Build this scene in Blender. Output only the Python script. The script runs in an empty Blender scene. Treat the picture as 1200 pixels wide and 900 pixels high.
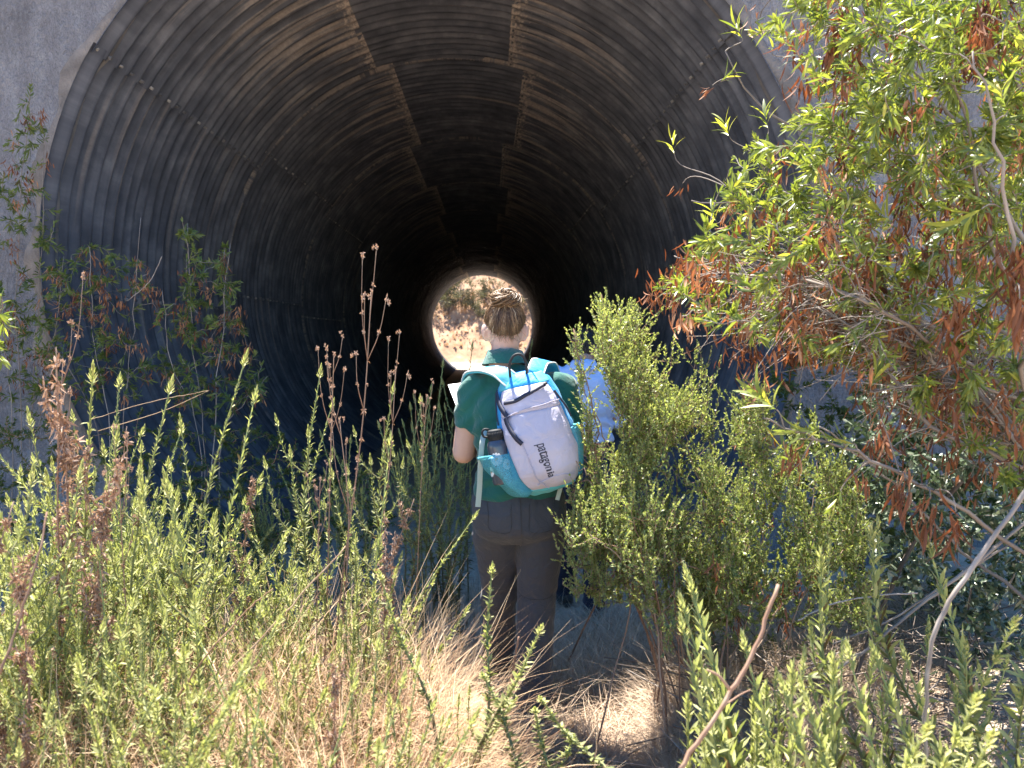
import bpy, math, random
import numpy as np
from mathutils import Vector, Matrix

R = math.radians
SC = bpy.context.scene
COL = SC.collection
rng = np.random.default_rng(7)
random.seed(7)

# ------------------------------------------------------------------ camera, world, sun, exposure
CAM_H = 1.52
LENS = 28.0
cam_data = bpy.data.cameras.new("camera")
cam_data.sensor_width = 36.0
cam_data.lens = LENS
cam_data.clip_start = 0.05
cam_data.clip_end = 3000.0
cam = bpy.data.objects.new("camera", cam_data)
COL.objects.link(cam)
cam.location = (0, 0, CAM_H)
cam.rotation_euler = (R(90 - 3.5), 0, R(-1.6))
SC.camera = cam
cam_data.dof.use_dof = True
cam_data.dof.focus_distance = 3.15
cam_data.dof.aperture_fstop = 4.5
SC.render.resolution_x, SC.render.resolution_y = 1024, 768

SUN_EL, SUN_AZ = R(67), R(-19)          # azimuth from +Y (away from the camera), negative = to the left
sun_dir = Vector((math.sin(SUN_AZ) * math.cos(SUN_EL), math.cos(SUN_AZ) * math.cos(SUN_EL), math.sin(SUN_EL)))
world = bpy.data.worlds.new("World")
SC.world = world
world.use_nodes = True
wn = world.node_tree
sky = wn.nodes.new("ShaderNodeTexSky")
sky.sky_type = 'NISHITA'
sky.sun_disc = False
sky.sun_elevation = SUN_EL
sky.sun_rotation = SUN_AZ % (2 * math.pi)
sky.altitude = 300
sky.air_density = 1.0
sky.dust_density = 0.2
sky.ozone_density = 2.5
bg = wn.nodes["Background"]
bg.inputs[1].default_value = 0.09
hs = wn.nodes.new("ShaderNodeHueSaturation")
hs.inputs["Saturation"].default_value = 1.28
wn.links.new(sky.outputs[0], hs.inputs["Color"])
wn.links.new(hs.outputs[0], bg.inputs[0])
sd = bpy.data.lights.new("sun", 'SUN')
sd.energy = 5.0
sd.angle = R(0.55)
sd.color = (1.0, 0.94, 0.85)
sun = bpy.data.objects.new("sun", sd)
COL.objects.link(sun)
sun.location = (-20, 60, 120)
sun.rotation_euler = sun_dir.to_track_quat('Z', 'Y').to_euler()
SC.view_settings.view_transform = 'Standard'
SC.view_settings.look = 'None'
SC.view_settings.exposure = 2.25
SC.view_settings.gamma = 1.0
SC.cycles.max_bounces = 8
SC.cycles.diffuse_bounces = 3
SC.cycles.transparent_max_bounces = 8
SC.cycles.use_denoising = True

# ------------------------------------------------------------------ small helpers
_f = 1200 * LENS / 36.0
_cm = cam.rotation_euler.to_matrix()
_cm = np.array(_cm)
def P(px, py, D):
    """world point at depth y = D seen at (px, py) of the 1200x900 photograph"""
    d = _cm @ np.array([(px - 600) / _f, -(py - 450) / _f, -1.0])
    return np.array([0, 0, CAM_H]) + d * (D / d[1])

def vhash(ix, iy, iz, seed):
    h = (ix * 374761393 + iy * 668265263 + iz * 2147483647 + seed * 974711) & 0xFFFFFFFF
    h = ((h ^ (h >> 13)) * 1274126177) & 0xFFFFFFFF
    h = h ^ (h >> 16)
    return (h & 0xFFFF) / 65535.0
def vnoise(p, seed=0):
    """smooth value noise in 3-D, -1..1, p is (N,3)"""
    p = np.asarray(p, float)
    i = np.floor(p).astype(np.int64)
    f = p - i
    f = f * f * (3 - 2 * f)
    out = 0
    for dx in (0, 1):
        for dy in (0, 1):
            for dz in (0, 1):
                w = (f[:, 0] if dx else 1 - f[:, 0]) * (f[:, 1] if dy else 1 - f[:, 1]) * (f[:, 2] if dz else 1 - f[:, 2])
                out = out + w * vhash(i[:, 0] + dx, i[:, 1] + dy, i[:, 2] + dz, seed)
    return out * 2 - 1
def fbm(p, octaves=4, seed=0):
    a, s, t = 1.0, 0.0, 0.0
    p = np.asarray(p, float)
    for k in range(octaves):
        s = s + a * vnoise(p * 2 ** k + 17.3 * k, seed + k)
        t += a
        a *= 0.5
    return s / t
def norm(v):
    return v / np.maximum(np.linalg.norm(v, axis=-1, keepdims=True), 1e-9)

class Buf:
    """collects vertices, triangles, quads, a per-vertex tint and per-vertex uv"""
    def __init__(s):
        s.v, s.t, s.q, s.c, s.n = [], [], [], [], 0
    def add(s, v, tris=None, quads=None, tint=0.5):
        v = np.asarray(v, float).reshape(-1, 3)
        s.v.append(v)
        s.c.append(np.broadcast_to(np.asarray(tint, float), (len(v),)).copy())
        if tris is not None and len(tris): s.t.append(np.asarray(tris, np.int64).reshape(-1, 3) + s.n)
        if quads is not None and len(quads): s.q.append(np.asarray(quads, np.int64).reshape(-1, 4) + s.n)
        s.n += len(v)
    def mesh(s, name, mat=None, smooth=True, origin=(0, 0, 0)):
        me = bpy.data.meshes.new(name)
        v = np.concatenate(s.v) - np.asarray(origin, float)
        t = np.concatenate(s.t) if s.t else np.zeros((0, 3), np.int64)
        q = np.concatenate(s.q) if s.q else np.zeros((0, 4), np.int64)
        me.vertices.add(len(v)); me.vertices.foreach_set("co", v.astype(np.float32).ravel())
        loops = np.concatenate([t.ravel(), q.ravel()]).astype(np.int32)
        me.loops.add(len(loops)); me.loops.foreach_set("vertex_index", loops)
        st = np.concatenate([np.arange(len(t)) * 3, len(t) * 3 + np.arange(len(q)) * 4]).astype(np.int32)
        tot = np.concatenate([np.full(len(t), 3), np.full(len(q), 4)]).astype(np.int32)
        me.polygons.add(len(st)); me.polygons.foreach_set("loop_start", st)
        try: me.polygons.foreach_set("loop_total", tot)
        except Exception: pass
        me.polygons.foreach_set("use_smooth", np.full(len(st), smooth))
        a = me.attributes.new("tint", 'FLOAT', 'POINT')
        a.data.foreach_set("value", np.concatenate(s.c).astype(np.float32))
        me.update(calc_edges=True)
        me.validate()
        if mat: me.materials.append(mat)
        return me

def link(name, me, parent=None, kind=None, loc=None):
    o = bpy.data.objects.new(name, me)
    COL.objects.link(o)
    if parent is not None: o.parent = parent
    if kind: o["kind"] = kind
    if loc is not None: o.location = loc
    return o
def root(name, label, cat, loc=(0, 0, 0), group=None):
    o = bpy.data.objects.new(name, None)
    o.empty_display_size = 0.1
    COL.objects.link(o)
    o.location = loc
    o["label"] = label; o["category"] = cat
    if group: o["group"] = group
    return o
def tag(o, label, cat, group=None):
    o["label"] = label; o["category"] = cat
    if group: o["group"] = group
    return o

def tube(buf, pts, rad, sides=6, tint=0.5, cap=True, ex=None):
    """a tapered tube along pts; rad scalar or per point; ex = optional (rx, ry) scaling"""
    pts = np.asarray(pts, float); n = len(pts)
    rad = np.broadcast_to(np.asarray(rad, float), (n,))
    tan = np.gradient(pts, axis=0); tan = norm(tan)
    up = np.array([0, 0, 1.0]) if abs(tan[0][2]) < 0.9 else np.array([0, 1.0, 0])
    a = norm(np.cross(tan[0], up)); A = [a]
    for k in range(1, n):
        a = A[-1] - tan[k] * np.dot(A[-1], tan[k]); A.append(a / max(np.linalg.norm(a), 1e-9))
    A = np.array(A); B = np.cross(tan, A)
    th = np.arange(sides) / sides * 2 * np.pi
    V = pts[:, None] + rad[:, None, None] * (np.cos(th)[None, :, None] * A[:, None] + np.sin(th)[None, :, None] * B[:, None])
    V = V.reshape(-1, 3)
    q = []
    i = np.arange(sides); j = (i + 1) % sides
    for k in range(n - 1):
        q.append(np.stack([k * sides + i, k * sides + j, (k + 1) * sides + j, (k + 1) * sides + i], 1))
    q = np.concatenate(q)
    t = []
    if cap:
        V = np.concatenate([V, pts[:1], pts[-1:]])
        c0, c1 = n * sides, n * sides + 1
        t = np.concatenate([np.stack([np.full(sides, c0), j, i], 1), np.stack([np.full(sides, c1), (n - 1) * sides + i, (n - 1) * sides + j], 1)])
    if np.ndim(tint) == 1: tint = np.concatenate([np.repeat(tint, sides), [tint[0], tint[-1]] if cap else []])
    buf.add(V, tris=t, quads=q, tint=tint)

def box(buf, c, s, rot=None, tint=0.5):
    c = np.asarray(c, float); s = np.asarray(s, float) / 2
    v = np.array([[x, y, z] for x in (-1, 1) for y in (-1, 1) for z in (-1, 1)], float) * s
    if rot is not None: v = v @ np.asarray(rot).T
    q = [[0, 1, 3, 2], [4, 6, 7, 5], [0, 4, 5, 1], [2, 3, 7, 6], [0, 2, 6, 4], [1, 5, 7, 3]]
    buf.add(v + c, quads=q, tint=tint)

def grid(buf, V, tint=0.5, wrap_u=False):
    """V is (nu, nv, 3)"""
    nu, nv = V.shape[:2]
    i = np.arange(nu if wrap_u else nu - 1); j = np.arange(nv - 1)
    I, J = np.meshgrid(i, j, indexing='ij'); I2 = (I + 1) % nu
    q = np.stack([I * nv + J, I2 * nv + J, I2 * nv + J + 1, I * nv + J + 1], -1).reshape(-1, 4)
    buf.add(V.reshape(-1, 3), quads=q, tint=tint)

def bez(p0, p1, p2, p3, n):
    t = np.linspace(0, 1, n)[:, None]
    return (1 - t) ** 3 * p0 + 3 * (1 - t) ** 2 * t * p1 + 3 * (1 - t) * t * t * p2 + t ** 3 * p3
def spline(pts, n):
    """Catmull-Rom through pts"""
    p = np.asarray(pts, float)
    p = np.concatenate([[2 * p[0] - p[1]], p, [2 * p[-1] - p[-2]]])
    m = len(p) - 3
    u = np.linspace(0, m - 1e-6, n); k = u.astype(int); t = (u - k)[:, None]
    a, b, c, d = p[k], p[k + 1], p[k + 2], p[k + 3]
    return 0.5 * (2 * b + (c - a) * t + (2 * a - 5 * b + 4 * c - d) * t ** 2 + (3 * b - a - 3 * c + d) * t ** 3)

# ------------------------------------------------------------------ materials
def material(name):
    m = bpy.data.materials.new(name); m.use_nodes = True
    return m, m.node_tree, m.node_tree.nodes["Principled BSDF"]
def nd(nt, typ, **kw):
    n = nt.nodes.new(typ)
    for k, v in kw.items(): setattr(n, k, v)
    return n
def ramp(nt, stops, src=None, interp='LINEAR'):
    r = nt.nodes.new("ShaderNodeValToRGB"); r.color_ramp.interpolation = interp
    e = r.color_ramp.elements
    while len(e) < len(stops): e.new(0.5)
    for k, (p, c) in enumerate(stops):
        e[k].position = p; e[k].color = (*c, 1) if len(c) == 3 else c
    if src is not None: nt.links.new(src, r.inputs[0])
    return r
def noise_node(nt, scale, detail=4, rough=0.55, vec=None, coord='Object', stretch=None):
    n = nd(nt, "ShaderNodeTexNoise"); n.inputs["Scale"].default_value = scale
    n.inputs["Detail"].default_value = detail; n.inputs["Roughness"].default_value = rough
    if vec is None:
        tc = nd(nt, "ShaderNodeTexCoord"); vec = tc.outputs[coord]
    if stretch:
        mp = nd(nt, "ShaderNodeMapping"); mp.inputs["Scale"].default_value = stretch
        nt.links.new(vec, mp.inputs[0]); vec = mp.outputs[0]
    nt.links.new(vec, n.inputs["Vector"])
    return n
def bump(nt, b, src, strength=0.3, dist=0.01):
    n = nd(nt, "ShaderNodeBump"); n.inputs["Strength"].default_value = strength; n.inputs["Distance"].default_value = dist
    nt.links.new(src, n.inputs["Height"]); nt.links.new(n.outputs[0], b.inputs["Normal"])
    return n
def math_node(nt, op, a, b=None, clamp=False):
    n = nd(nt, "ShaderNodeMath", operation=op, use_clamp=clamp)
    for k, x in enumerate((a, b)):
        if x is None: continue
        if isinstance(x, (int, float)): n.inputs[k].default_value = x
        else: nt.links.new(x, n.inputs[k])
    return n.outputs[0]
def mix_node(nt, fac, a, b):
    n = nd(nt, "ShaderNodeMix", data_type='RGBA')
    for k, x in ((0, fac), (6, a), (7, b)):
        if isinstance(x, (int, float)): n.inputs[k].default_value = x
        elif isinstance(x, tuple): n.inputs[k].default_value = (*x, 1)
        else: nt.links.new(x, n.inputs[k])
    return n.outputs[2]
def plain(name, col, rough=0.6, bump_scale=None, bump_strength=0.2, bump_dist=0.003, var=0.12, metallic=0.0, spec=0.5, vscale=9.0):
    m, nt, b = material(name)
    n = noise_node(nt, vscale, 4)
    c1 = tuple(min(1, x * (1 + var)) for x in col); c2 = tuple(x * (1 - var) for x in col)
    r = ramp(nt, [(0.3, c2), (0.7, c1)], n.outputs[0])
    nt.links.new(r.outputs[0], b.inputs["Base Color"])
    b.inputs["Roughness"].default_value = rough; b.inputs["Metallic"].default_value = metallic
    b.inputs["Specular IOR Level"].default_value = spec
    if bump_scale:
        n2 = noise_node(nt, bump_scale, 3); bump(nt, b, n2.outputs[0], bump_strength, bump_dist)
    return m
def leaf_mat(name, stops, rough=0.5, trans=0.35, trans_col=(0.9, 1.0, 0.5), spec=0.35, jitter=0.08):
    """leaf colour by the tint attribute, light passing through the blade"""
    m, nt, b = material(name)
    at = nd(nt, "ShaderNodeAttribute", attribute_name="tint")
    oi = nd(nt, "ShaderNodeObjectInfo")
    j = math_node(nt, 'MULTIPLY', math_node(nt, 'SUBTRACT', oi.outputs["Random"], 0.5), jitter)
    r = ramp(nt, stops, math_node(nt, 'ADD', at.outputs["Fac"], j, True))
    nt.links.new(r.outputs[0], b.inputs["Base Color"])
    b.inputs["Roughness"].default_value = rough
    b.inputs["Specular IOR Level"].default_value = spec
    tr = nd(nt, "ShaderNodeBsdfTranslucent")
    mx = nd(nt, "ShaderNodeMix", data_type='RGBA', blend_type='MULTIPLY'); mx.inputs[0].default_value = 1
    nt.links.new(r.outputs[0], mx.inputs[6]); mx.inputs[7].default_value = (*trans_col, 1)
    nt.links.new(mx.outputs[2], tr.inputs[0])
    ms = nd(nt, "ShaderNodeMixShader"); ms.inputs[0].default_value = trans
    nt.links.new(b.outputs[0], ms.inputs[1]); nt.links.new(tr.outputs[0], ms.inputs[2])
    nt.links.new(ms.outputs[0], nt.nodes["Material Output"].inputs[0])
    return m
# ------------------------------------------------------------------ the setting: ground, wall, pipe, embankment, far hillside
AX, AZ, RAD, Y0 = -0.362, 2.0, 2.45, 5.14          # pipe axis x and z, radius, mouth
RING, NRING = 3.4, 10
Y1 = Y0 + RING * NRING
WALL_Y, WALL_T, WALL_TOP = 5.2, 0.55, 4.86

def ground_h(x, y):
    p = np.stack([x, y, 0 * x], 1)
    h = 0.05 * fbm(p * 0.9, 3, 3) + 0.02 * fbm(p * 5, 2, 9)
    h = h - 0.06 * np.exp(-((x - 0.28) / 0.35) ** 2)                       # the trodden path
    h = h + 0.16 * np.clip((x - 0.9) / 1.2, 0, 1) ** 1.5 * (y < 30)          # bank on the right
    inside = (y > 4.6) & (y < Y1 + 0.5)
    h = h * np.where(inside & (np.abs(x - AX) < 3.2), 0.5, 1) - 0.10 * np.clip((y - 3.6) / 1.2, 0, 1)
    far = np.clip((y - 45 - 1.5 * vnoise(p * 0.12, 5)) , 0, None)
    hill = 0.72 * far ** 1.03 * (1 + 0.10 * fbm(p * 0.07, 4, 21)) + np.minimum(far, 3) / 3 * 0.5 * fbm(p * 0.5, 3, 8)
    hill = np.minimum(hill, 60 + 4 * fbm(p * 0.02, 3, 2))
    return h + hill
def gz(x, y):
    return float(ground_h(np.array([float(x)]), np.array([float(y)]))[0])

def axis(parts):
    out = []
    for a, b, s in parts: out.append(np.arange(a, b, s))
    return np.concatenate(out)
gx = axis([(-600, -60, 45), (-60, -14, 4), (-14, -4, 0.5), (-4, 4, 0.08), (4, 14, 0.5), (14, 60, 4), (60, 601, 45)])
gy = axis([(-400, -20, 38), (-20, 0, 1.5), (0, 6, 0.08), (6, 40, 0.5), (40, 60, 0.4), (60, 130, 1.5), (130, 601, 40)])
GX, GY = np.meshgrid(gx, gy, indexing='ij')
GZ = ground_h(GX.ravel(), GY.ravel()).reshape(GX.shape)
b = Buf(); grid(b, np.stack([GX, GY, GZ], -1))
m, nt, bs = material("dry_soil")
n1 = noise_node(nt, 1.3, 6); n2 = noise_node(nt, 22, 5, 0.7); n3 = noise_node(nt, 0.35, 4)
r1 = ramp(nt, [(0.3, (0.30, 0.225, 0.165)), (0.55, (0.46, 0.36, 0.27)), (0.75, (0.58, 0.47, 0.36))], n2.outputs[0])
# the far hillside is rust-tan dry grass
sep = nd(nt, "ShaderNodeSeparateXYZ"); tc = nd(nt, "ShaderNodeTexCoord"); nt.links.new(tc.outputs["Object"], sep.inputs[0])
far = math_node(nt, 'MULTIPLY', math_node(nt, 'SUBTRACT', sep.outputs[1], 41.5), 0.6, True)
r2 = ramp(nt, [(0.32, (0.20, 0.11, 0.07)), (0.5, (0.34, 0.21, 0.13)), (0.68, (0.46, 0.33, 0.22))], noise_node(nt, 1.1, 8, 0.72).outputs[0])
nt.links.new(mix_node(nt, far, r1.outputs[0], r2.outputs[0]), bs.inputs["Base Color"])
bs.inputs["Roughness"].default_value = 0.95; bs.inputs["Specular IOR Level"].default_value = 0.1
bump(nt, bs, n2.outputs[0], 0.6, 0.02)
o = link("ground", b.mesh("ground", m), kind="structure"); o["label"] = "dry trodden earth running from the weeds through the tunnel"; 

# sandy wash at the far mouth, bright in the sun
xs = np.linspace(-9, 8, 60); ys = np.linspace(39.6, 45.5, 30)
A, B_ = np.meshgrid(xs, ys, indexing='ij')
zz = ground_h(A.ravel(), B_.ravel()).reshape(A.shape) + 0.03
edge = np.minimum(np.minimum((A + 9) / 1.5, (8 - A) / 1.5), np.minimum((B_ - 39.6) / 0.6, (45.5 - B_) / 1.0)).clip(0, 1)
b = Buf(); grid(b, np.stack([A, B_, zz - 0.1 * (1 - edge) + 0.02 * fbm(np.stack([A, B_, 0 * A], -1).reshape(-1, 3) * 1.2, 3, 4).reshape(A.shape)], -1))
o = link("sand", b.mesh("sand", plain("pale_sand", (0.50, 0.42, 0.32), 0.95, 30, 0.4, 0.02)), kind="structure")

# --- concrete headwalls with a round hole
m, nt, bs = material("weathered_concrete")
n1 = noise_node(nt, 1.6, 7, 0.65); n2 = noise_node(nt, 14, 6, 0.7); n3 = noise_node(nt, 9, 4, 0.6, stretch=(1, 1, 0.12))
r1 = ramp(nt, [(0.28, (0.22, 0.22, 0.24)), (0.50, (0.37, 0.37, 0.40)), (0.72, (0.50, 0.50, 0.53))], n1.outputs[0])
r3 = ramp(nt, [(0.42, (0.72, 0.70, 0.70)), (0.62, (1, 1, 1))], n3.outputs[0])
mx = nd(nt, "ShaderNodeMix", data_type='RGBA', blend_type='MULTIPLY'); mx.inputs[0].default_value = 0.7
nt.links.new(r1.outputs[0], mx.inputs[6]); nt.links.new(r3.outputs[0], mx.inputs[7])
nt.links.new(mx.outputs[2], bs.inputs["Base Color"]); bs.inputs["Roughness"].default_value = 0.9
wv = noise_node(nt, 17, 4, 0.65, stretch=(1, 1, 0.55)); wv.inputs["Distortion"].default_value = 3.5
hgt = math_node(nt, 'ADD', math_node(nt, 'MULTIPLY', wv.outputs[0], 1.6), n2.outputs[0])
f4 = noise_node(nt, 55, 5, 0.75, stretch=(1, 1, 0.6)); f4.inputs["Distortion"].default_value = 1.5
mz = nd(nt, "ShaderNodeMix", data_type='RGBA', blend_type='MULTIPLY'); mz.inputs[0].default_value = 0.8
nt.links.new(mx.outputs[2], mz.inputs[6]); nt.links.new(ramp(nt, [(0.36, (0.62, 0.62, 0.62)), (0.6, (1.15, 1.15, 1.15))], f4.outputs[0]).outputs[0], mz.inputs[7]); nt.links.new(mz.outputs[2], bs.inputs["Base Color"])
bump(nt, bs, math_node(nt, 'ADD', hgt, f4.outputs[0]), 1.0, 0.035)
M_CONC = m

def headwall(y, thick, top, half, seed):
    n = 192; th = np.arange(n) / n * 2 * np.pi
    c, s = np.cos(th), np.sin(th)
    inner = np.stack([AX + (RAD + 0.035) * c, AZ + (RAD + 0.035) * s], 1)
    lim = [(half - AX) / np.maximum(c, 1e-6), (-half - AX) / np.minimum(c, -1e-6), (top - AZ) / np.maximum(s, 1e-6), (-0.8 - AZ) / np.minimum(s, -1e-6)]
    rr = np.min(np.stack([np.where(np.isfinite(l) & (l > 0), l, 1e9) for l in lim]), 0)
    rr = np.maximum(rr, RAD + 0.06)
    outer = np.stack([AX + rr * c, AZ + rr * s], 1)
    k = np.linspace(0, 1, 22)[None, :, None] ** 1.4
    F = inner[:, None] * (1 - k) + outer[:, None] * k
    front = np.stack([F[..., 0], np.full(F.shape[:2], y), F[..., 1]], -1)
    d = fbm(front.reshape(-1, 3) * 2.2, 4, seed).reshape(F.shape[:2])
    front[..., 1] += 0.02 * d
    back = front[:, ::-1].copy(); back[..., 1] = y + thick
    full = np.concatenate([front, back, front[:, :1]], 1)
    b = Buf(); grid(b, full, wrap_u=True)
    return b
b = headwall(WALL_Y, WALL_T, WALL_TOP, 9.0, 3)
hw = link("headwall", b.mesh("headwall", M_CONC, smooth=False))
hw.data.polygons.foreach_set("use_smooth", np.zeros(len(hw.data.polygons), bool))
tag(hw, "pale rough concrete headwall round the near tunnel mouth", "wall")
b = Buf(); box(b, (0, WALL_Y + 0.24, WALL_TOP + 0.06), (18.1, 0.66, 0.13))
link("coping", b.mesh("coping", M_CONC, smooth=False), hw)
# the ragged mortar ring between the concrete and the steel
n = 420; th = np.arange(n) / n * 2 * np.pi
ring = []
for k, (dr, dy) in enumerate([(0.115, 0.010), (0.09, -0.010), (0.05, -0.020), (0.012, -0.02), (-0.012, 0.02), (-0.012, 0.1)]):
    nn = fbm(np.stack([np.cos(th) * 9, np.sin(th) * 9, np.full(n, k * 0.4)], 1), 4, 40)
    rr = RAD + 0.012 + dr * (1 + 0.95 * nn) + 0.006 * nn
    ring.append(np.stack([AX + rr * np.cos(th), WALL_Y + dy * (1 + 0.5 * nn) - 0.004, AZ + rr * np.sin(th)], 1))
b = Buf(); grid(b, np.stack(ring, 1), wrap_u=True)
link("mortar_ring", b.mesh("mortar_ring", plain("grey_mortar", (0.17, 0.15, 0.135), 0.95, 60, 0.7, 0.012, 0.3)), hw)
# --- the fill over the pipe
ex = np.linspace(-40, 40, 81); ey = np.linspace(WALL_Y + 0.3, Y1 - 0.25, 60)
A, B_ = np.meshgrid(ex, ey, indexing='ij')
up = np.minimum(np.minimum((B_ - WALL_Y - 0.3), (Y1 - 0.25 - B_)) * 0.62 + WALL_TOP + 0.02, 9.5)
side = np.clip((np.abs(A) - 9) / 14, 0, 1)
Z = up * (1 - side) - 0.5 * side + 0.1 * fbm(np.stack([A, B_, 0 * A], -1).reshape(-1, 3) * 0.6, 3, 5).reshape(A.shape) * (np.minimum(B_ - WALL_Y - 0.3, Y1 - 0.25 - B_) > 0.6)
b = Buf(); grid(b, np.stack([A, B_, Z], -1))
link("embankment_terrain", b.mesh("embankment", bpy.data.materials["dry_soil"]), kind="structure")

# --- corrugated steel plates
def steel(name, stained, dark=0.0):
    m, nt, bs = material(name)
    uv = nd(nt, "ShaderNodeUVMap"); uv.uv_map = "UVMap"
    sp = nd(nt, "ShaderNodeSeparateXYZ"); nt.links.new(uv.outputs[0], sp.inputs[0])
    oi = nd(nt, "ShaderNodeObjectInfo")
    off = nd(nt, "ShaderNodeCombineXYZ"); nt.links.new(math_node(nt, 'MULTIPLY', oi.outputs["Random"], 40.0), off.inputs[0]); nt.links.new(math_node(nt, 'MULTIPLY', oi.outputs["Random"], 23.0), off.inputs[2])
    va = nd(nt, "ShaderNodeVectorMath", operation='ADD'); nt.links.new(uv.outputs[0], va.inputs[0]); nt.links.new(off.outputs[0], va.inputs[1])
    streak = noise_node(nt, 1.0, 5, 0.6, vec=va.outputs[0], stretch=(1.2, 60, 1))
    blot = noise_node(nt, 5.0, 6, 0.65, vec=va.outputs[0], stretch=(1.0, 2.0, 1))
    fine = noise_node(nt, 60, 4, 0.7, vec=va.outputs[0], stretch=(1, 2, 1))
    base = ramp(nt, [(0.25, (0.046, 0.050, 0.062)), (0.5, (0.095, 0.100, 0.118)), (0.75, (0.185, 0.19, 0.212))], blot.outputs[0])
    s2 = ramp(nt, [(0.35, (0.68, 0.68, 0.70)), (0.5, (0.95, 0.93, 0.92)), (0.72, (1.35, 1.28, 1.22))], streak.outputs[0])
    mx = nd(nt, "ShaderNodeMix", data_type='RGBA', blend_type='MULTIPLY'); mx.inputs[0].default_value = 0.9
    nt.links.new(base.outputs[0], mx.inputs[6]); nt.links.new(s2.outputs[0], mx.inputs[7])
    col = mx.outputs[2]
    # silt carried in through the ring joints: a ragged line on the first corrugation
    jn = noise_node(nt, 3.0, 5, 0.7, vec=va.outputs[0], stretch=(6, 1, 1))
    je = math_node(nt, 'SUBTRACT', 1.0, math_node(nt, 'MULTIPLY', sp.outputs[1], 26.0), True)
    ring_m = math_node(nt, 'MULTIPLY', je, ramp(nt, [(0.44, (0, 0, 0)), (0.52, (1, 1, 1))], jn.outputs[0]).outputs[0])
    if stained:
        # u = 0 at the crown seam; crust at the seam, streaks running down the corrugations
        crust = math_node(nt, 'ADD', math_node(nt, 'SUBTRACT', 0.62, math_node(nt, 'MULTIPLY', sp.outputs[0], 5.6)), math_node(nt, 'SUBTRACT', streak.outputs[0], 0.5))
        crust = math_node(nt, 'MULTIPLY', math_node(nt, 'SUBTRACT', math_node(nt, 'ADD', crust, math_node(nt, 'MULTIPLY', math_node(nt, 'SUBTRACT', fine.outputs[0], 0.5), 1.5)), 0.22), 2.4, True)
        run = math_node(nt, 'SUBTRACT', math_node(nt, 'MULTIPLY', math_node(nt, 'SUBTRACT', streak.outputs[0], 0.46), 6.5, True), math_node(nt, 'MULTIPLY', sp.outputs[0], 1.1), True)
        st = math_node(nt, 'MAXIMUM', math_node(nt, 'MAXIMUM', crust, math_node(nt, 'MULTIPLY', run, 0.9)), ring_m)
    else:
        # thin lime runs below the bolts of the upper seam
        lime = noise_node(nt, 1.0, 2, 0.5, vec=va.outputs[0], stretch=(0.5, 46, 1))
        lm = math_node(nt, 'MULTIPLY', math_node(nt, 'SUBTRACT', lime.outputs[0], 0.60), 9.0, True)
        st = math_node(nt, 'MAXIMUM', ring_m, math_node(nt, 'MULTIPLY', math_node(nt, 'SUBTRACT', lm, math_node(nt, 'MULTIPLY', sp.outputs[0], 0.9), True), 0.6))
    silt = ramp(nt, [(0.3, (0.26, 0.205, 0.17)), (0.7, (0.48, 0.40, 0.33))], fine.outputs[0])
    nt.links.new(mix_node(nt, math_node(nt, 'MULTIPLY', st, 0.85), col, silt.outputs[0]), bs.inputs["Base Color"])
    bs.inputs["Metallic"].default_value = 0.0
    rr = ramp(nt, [(0.3, (0.70,) * 3), (0.7, (0.92,) * 3)], blot.outputs[0]); nt.links.new(rr.outputs[0], bs.inputs["Roughness"])
    bs.inputs["Specular IOR Level"].default_value = 0.15
    bump(nt, bs, fine.outputs[0], 0.35, 0.004)
    return m
M_ST, M_CR, M_SD = steel("steel_shoulder_silted", True), steel("steel_crown", False), steel("steel_side", False)

WAVES = 22
def plate_mesh(name, width_deg, mat, flip=False, r_off=0.0, v_min=0.0):
    w = R(width_deg + 1.3)
    ny = WAVES * 7 + 8
    y = np.linspace(-0.02, RING + 0.05, ny); th = np.linspace(-R(0.6), w - R(0.6), 13)
    T, Y = np.meshgrid(th, y, indexing='ij')
    rr = RAD + r_off + 0.026 * np.cos((Y + 0.012 * vnoise(np.stack([T * 6, Y * 1.3, 0 * Y], -1).reshape(-1, 3), 60).reshape(Y.shape)) / RING * WAVES * 2 * np.pi) + 0.007 * fbm(np.stack([T * 5, Y * 2.2, 0 * Y + r_off * 900], -1).reshape(-1, 3), 3, 61).reshape(Y.shape)
    V = np.stack([rr * np.cos(T), Y, rr * np.sin(T)], -1)
    b = Buf(); grid(b, V)
    me = b.mesh(name, mat)
    u = np.clip(T / R(width_deg), 0, 1).ravel(); u = 1 - u if flip else u
    uvv = np.stack([u, np.clip(Y / RING, v_min, 1).ravel()], 1)
    li = np.empty(len(me.loops), np.int32); me.loops.foreach_get("vertex_index", li)
    lay = me.uv_layers.new(name="UVMap"); lay.data.foreach_set("uv", uvv[li].astype(np.float32).ravel())
    return me
def bolt_mesh(name, side=0):
    b = Buf()
    for k in range(WAVES):
        for ph, ro in ((0.0, 0.026), (0.5, -0.026)):
            y = (k + ph) * RING / WAVES + 0.03
            r0 = RAD + ro - 0.004
            for da in (0.0,):
                pts = np.array([[r0, y, 0], [r0 - 0.02, y, 0]])
                tube(b, pts, 0.0125 * rng.uniform(0.7, 1.15), 6, tint=rng.uniform(0.2, 1))
    return b.mesh(name, None, smooth=False)
M_BOLT, nt, bs = material("galvanised_bolt")
r1 = ramp(nt, [(0.2, (0.07, 0.07, 0.075)), (0.7, (0.16, 0.15, 0.145)), (1.0, (0.36, 0.33, 0.30))], nd(nt, "ShaderNodeAttribute", attribute_name="tint").outputs["Fac"])
nt.links.new(r1.outputs[0], bs.inputs["Base Color"]); bs.inputs["Roughness"].default_value = 0.6
BOLTS = bolt_mesh("bolt_row"); BOLTS.materials.append(M_BOLT)
PLATES = []
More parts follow.
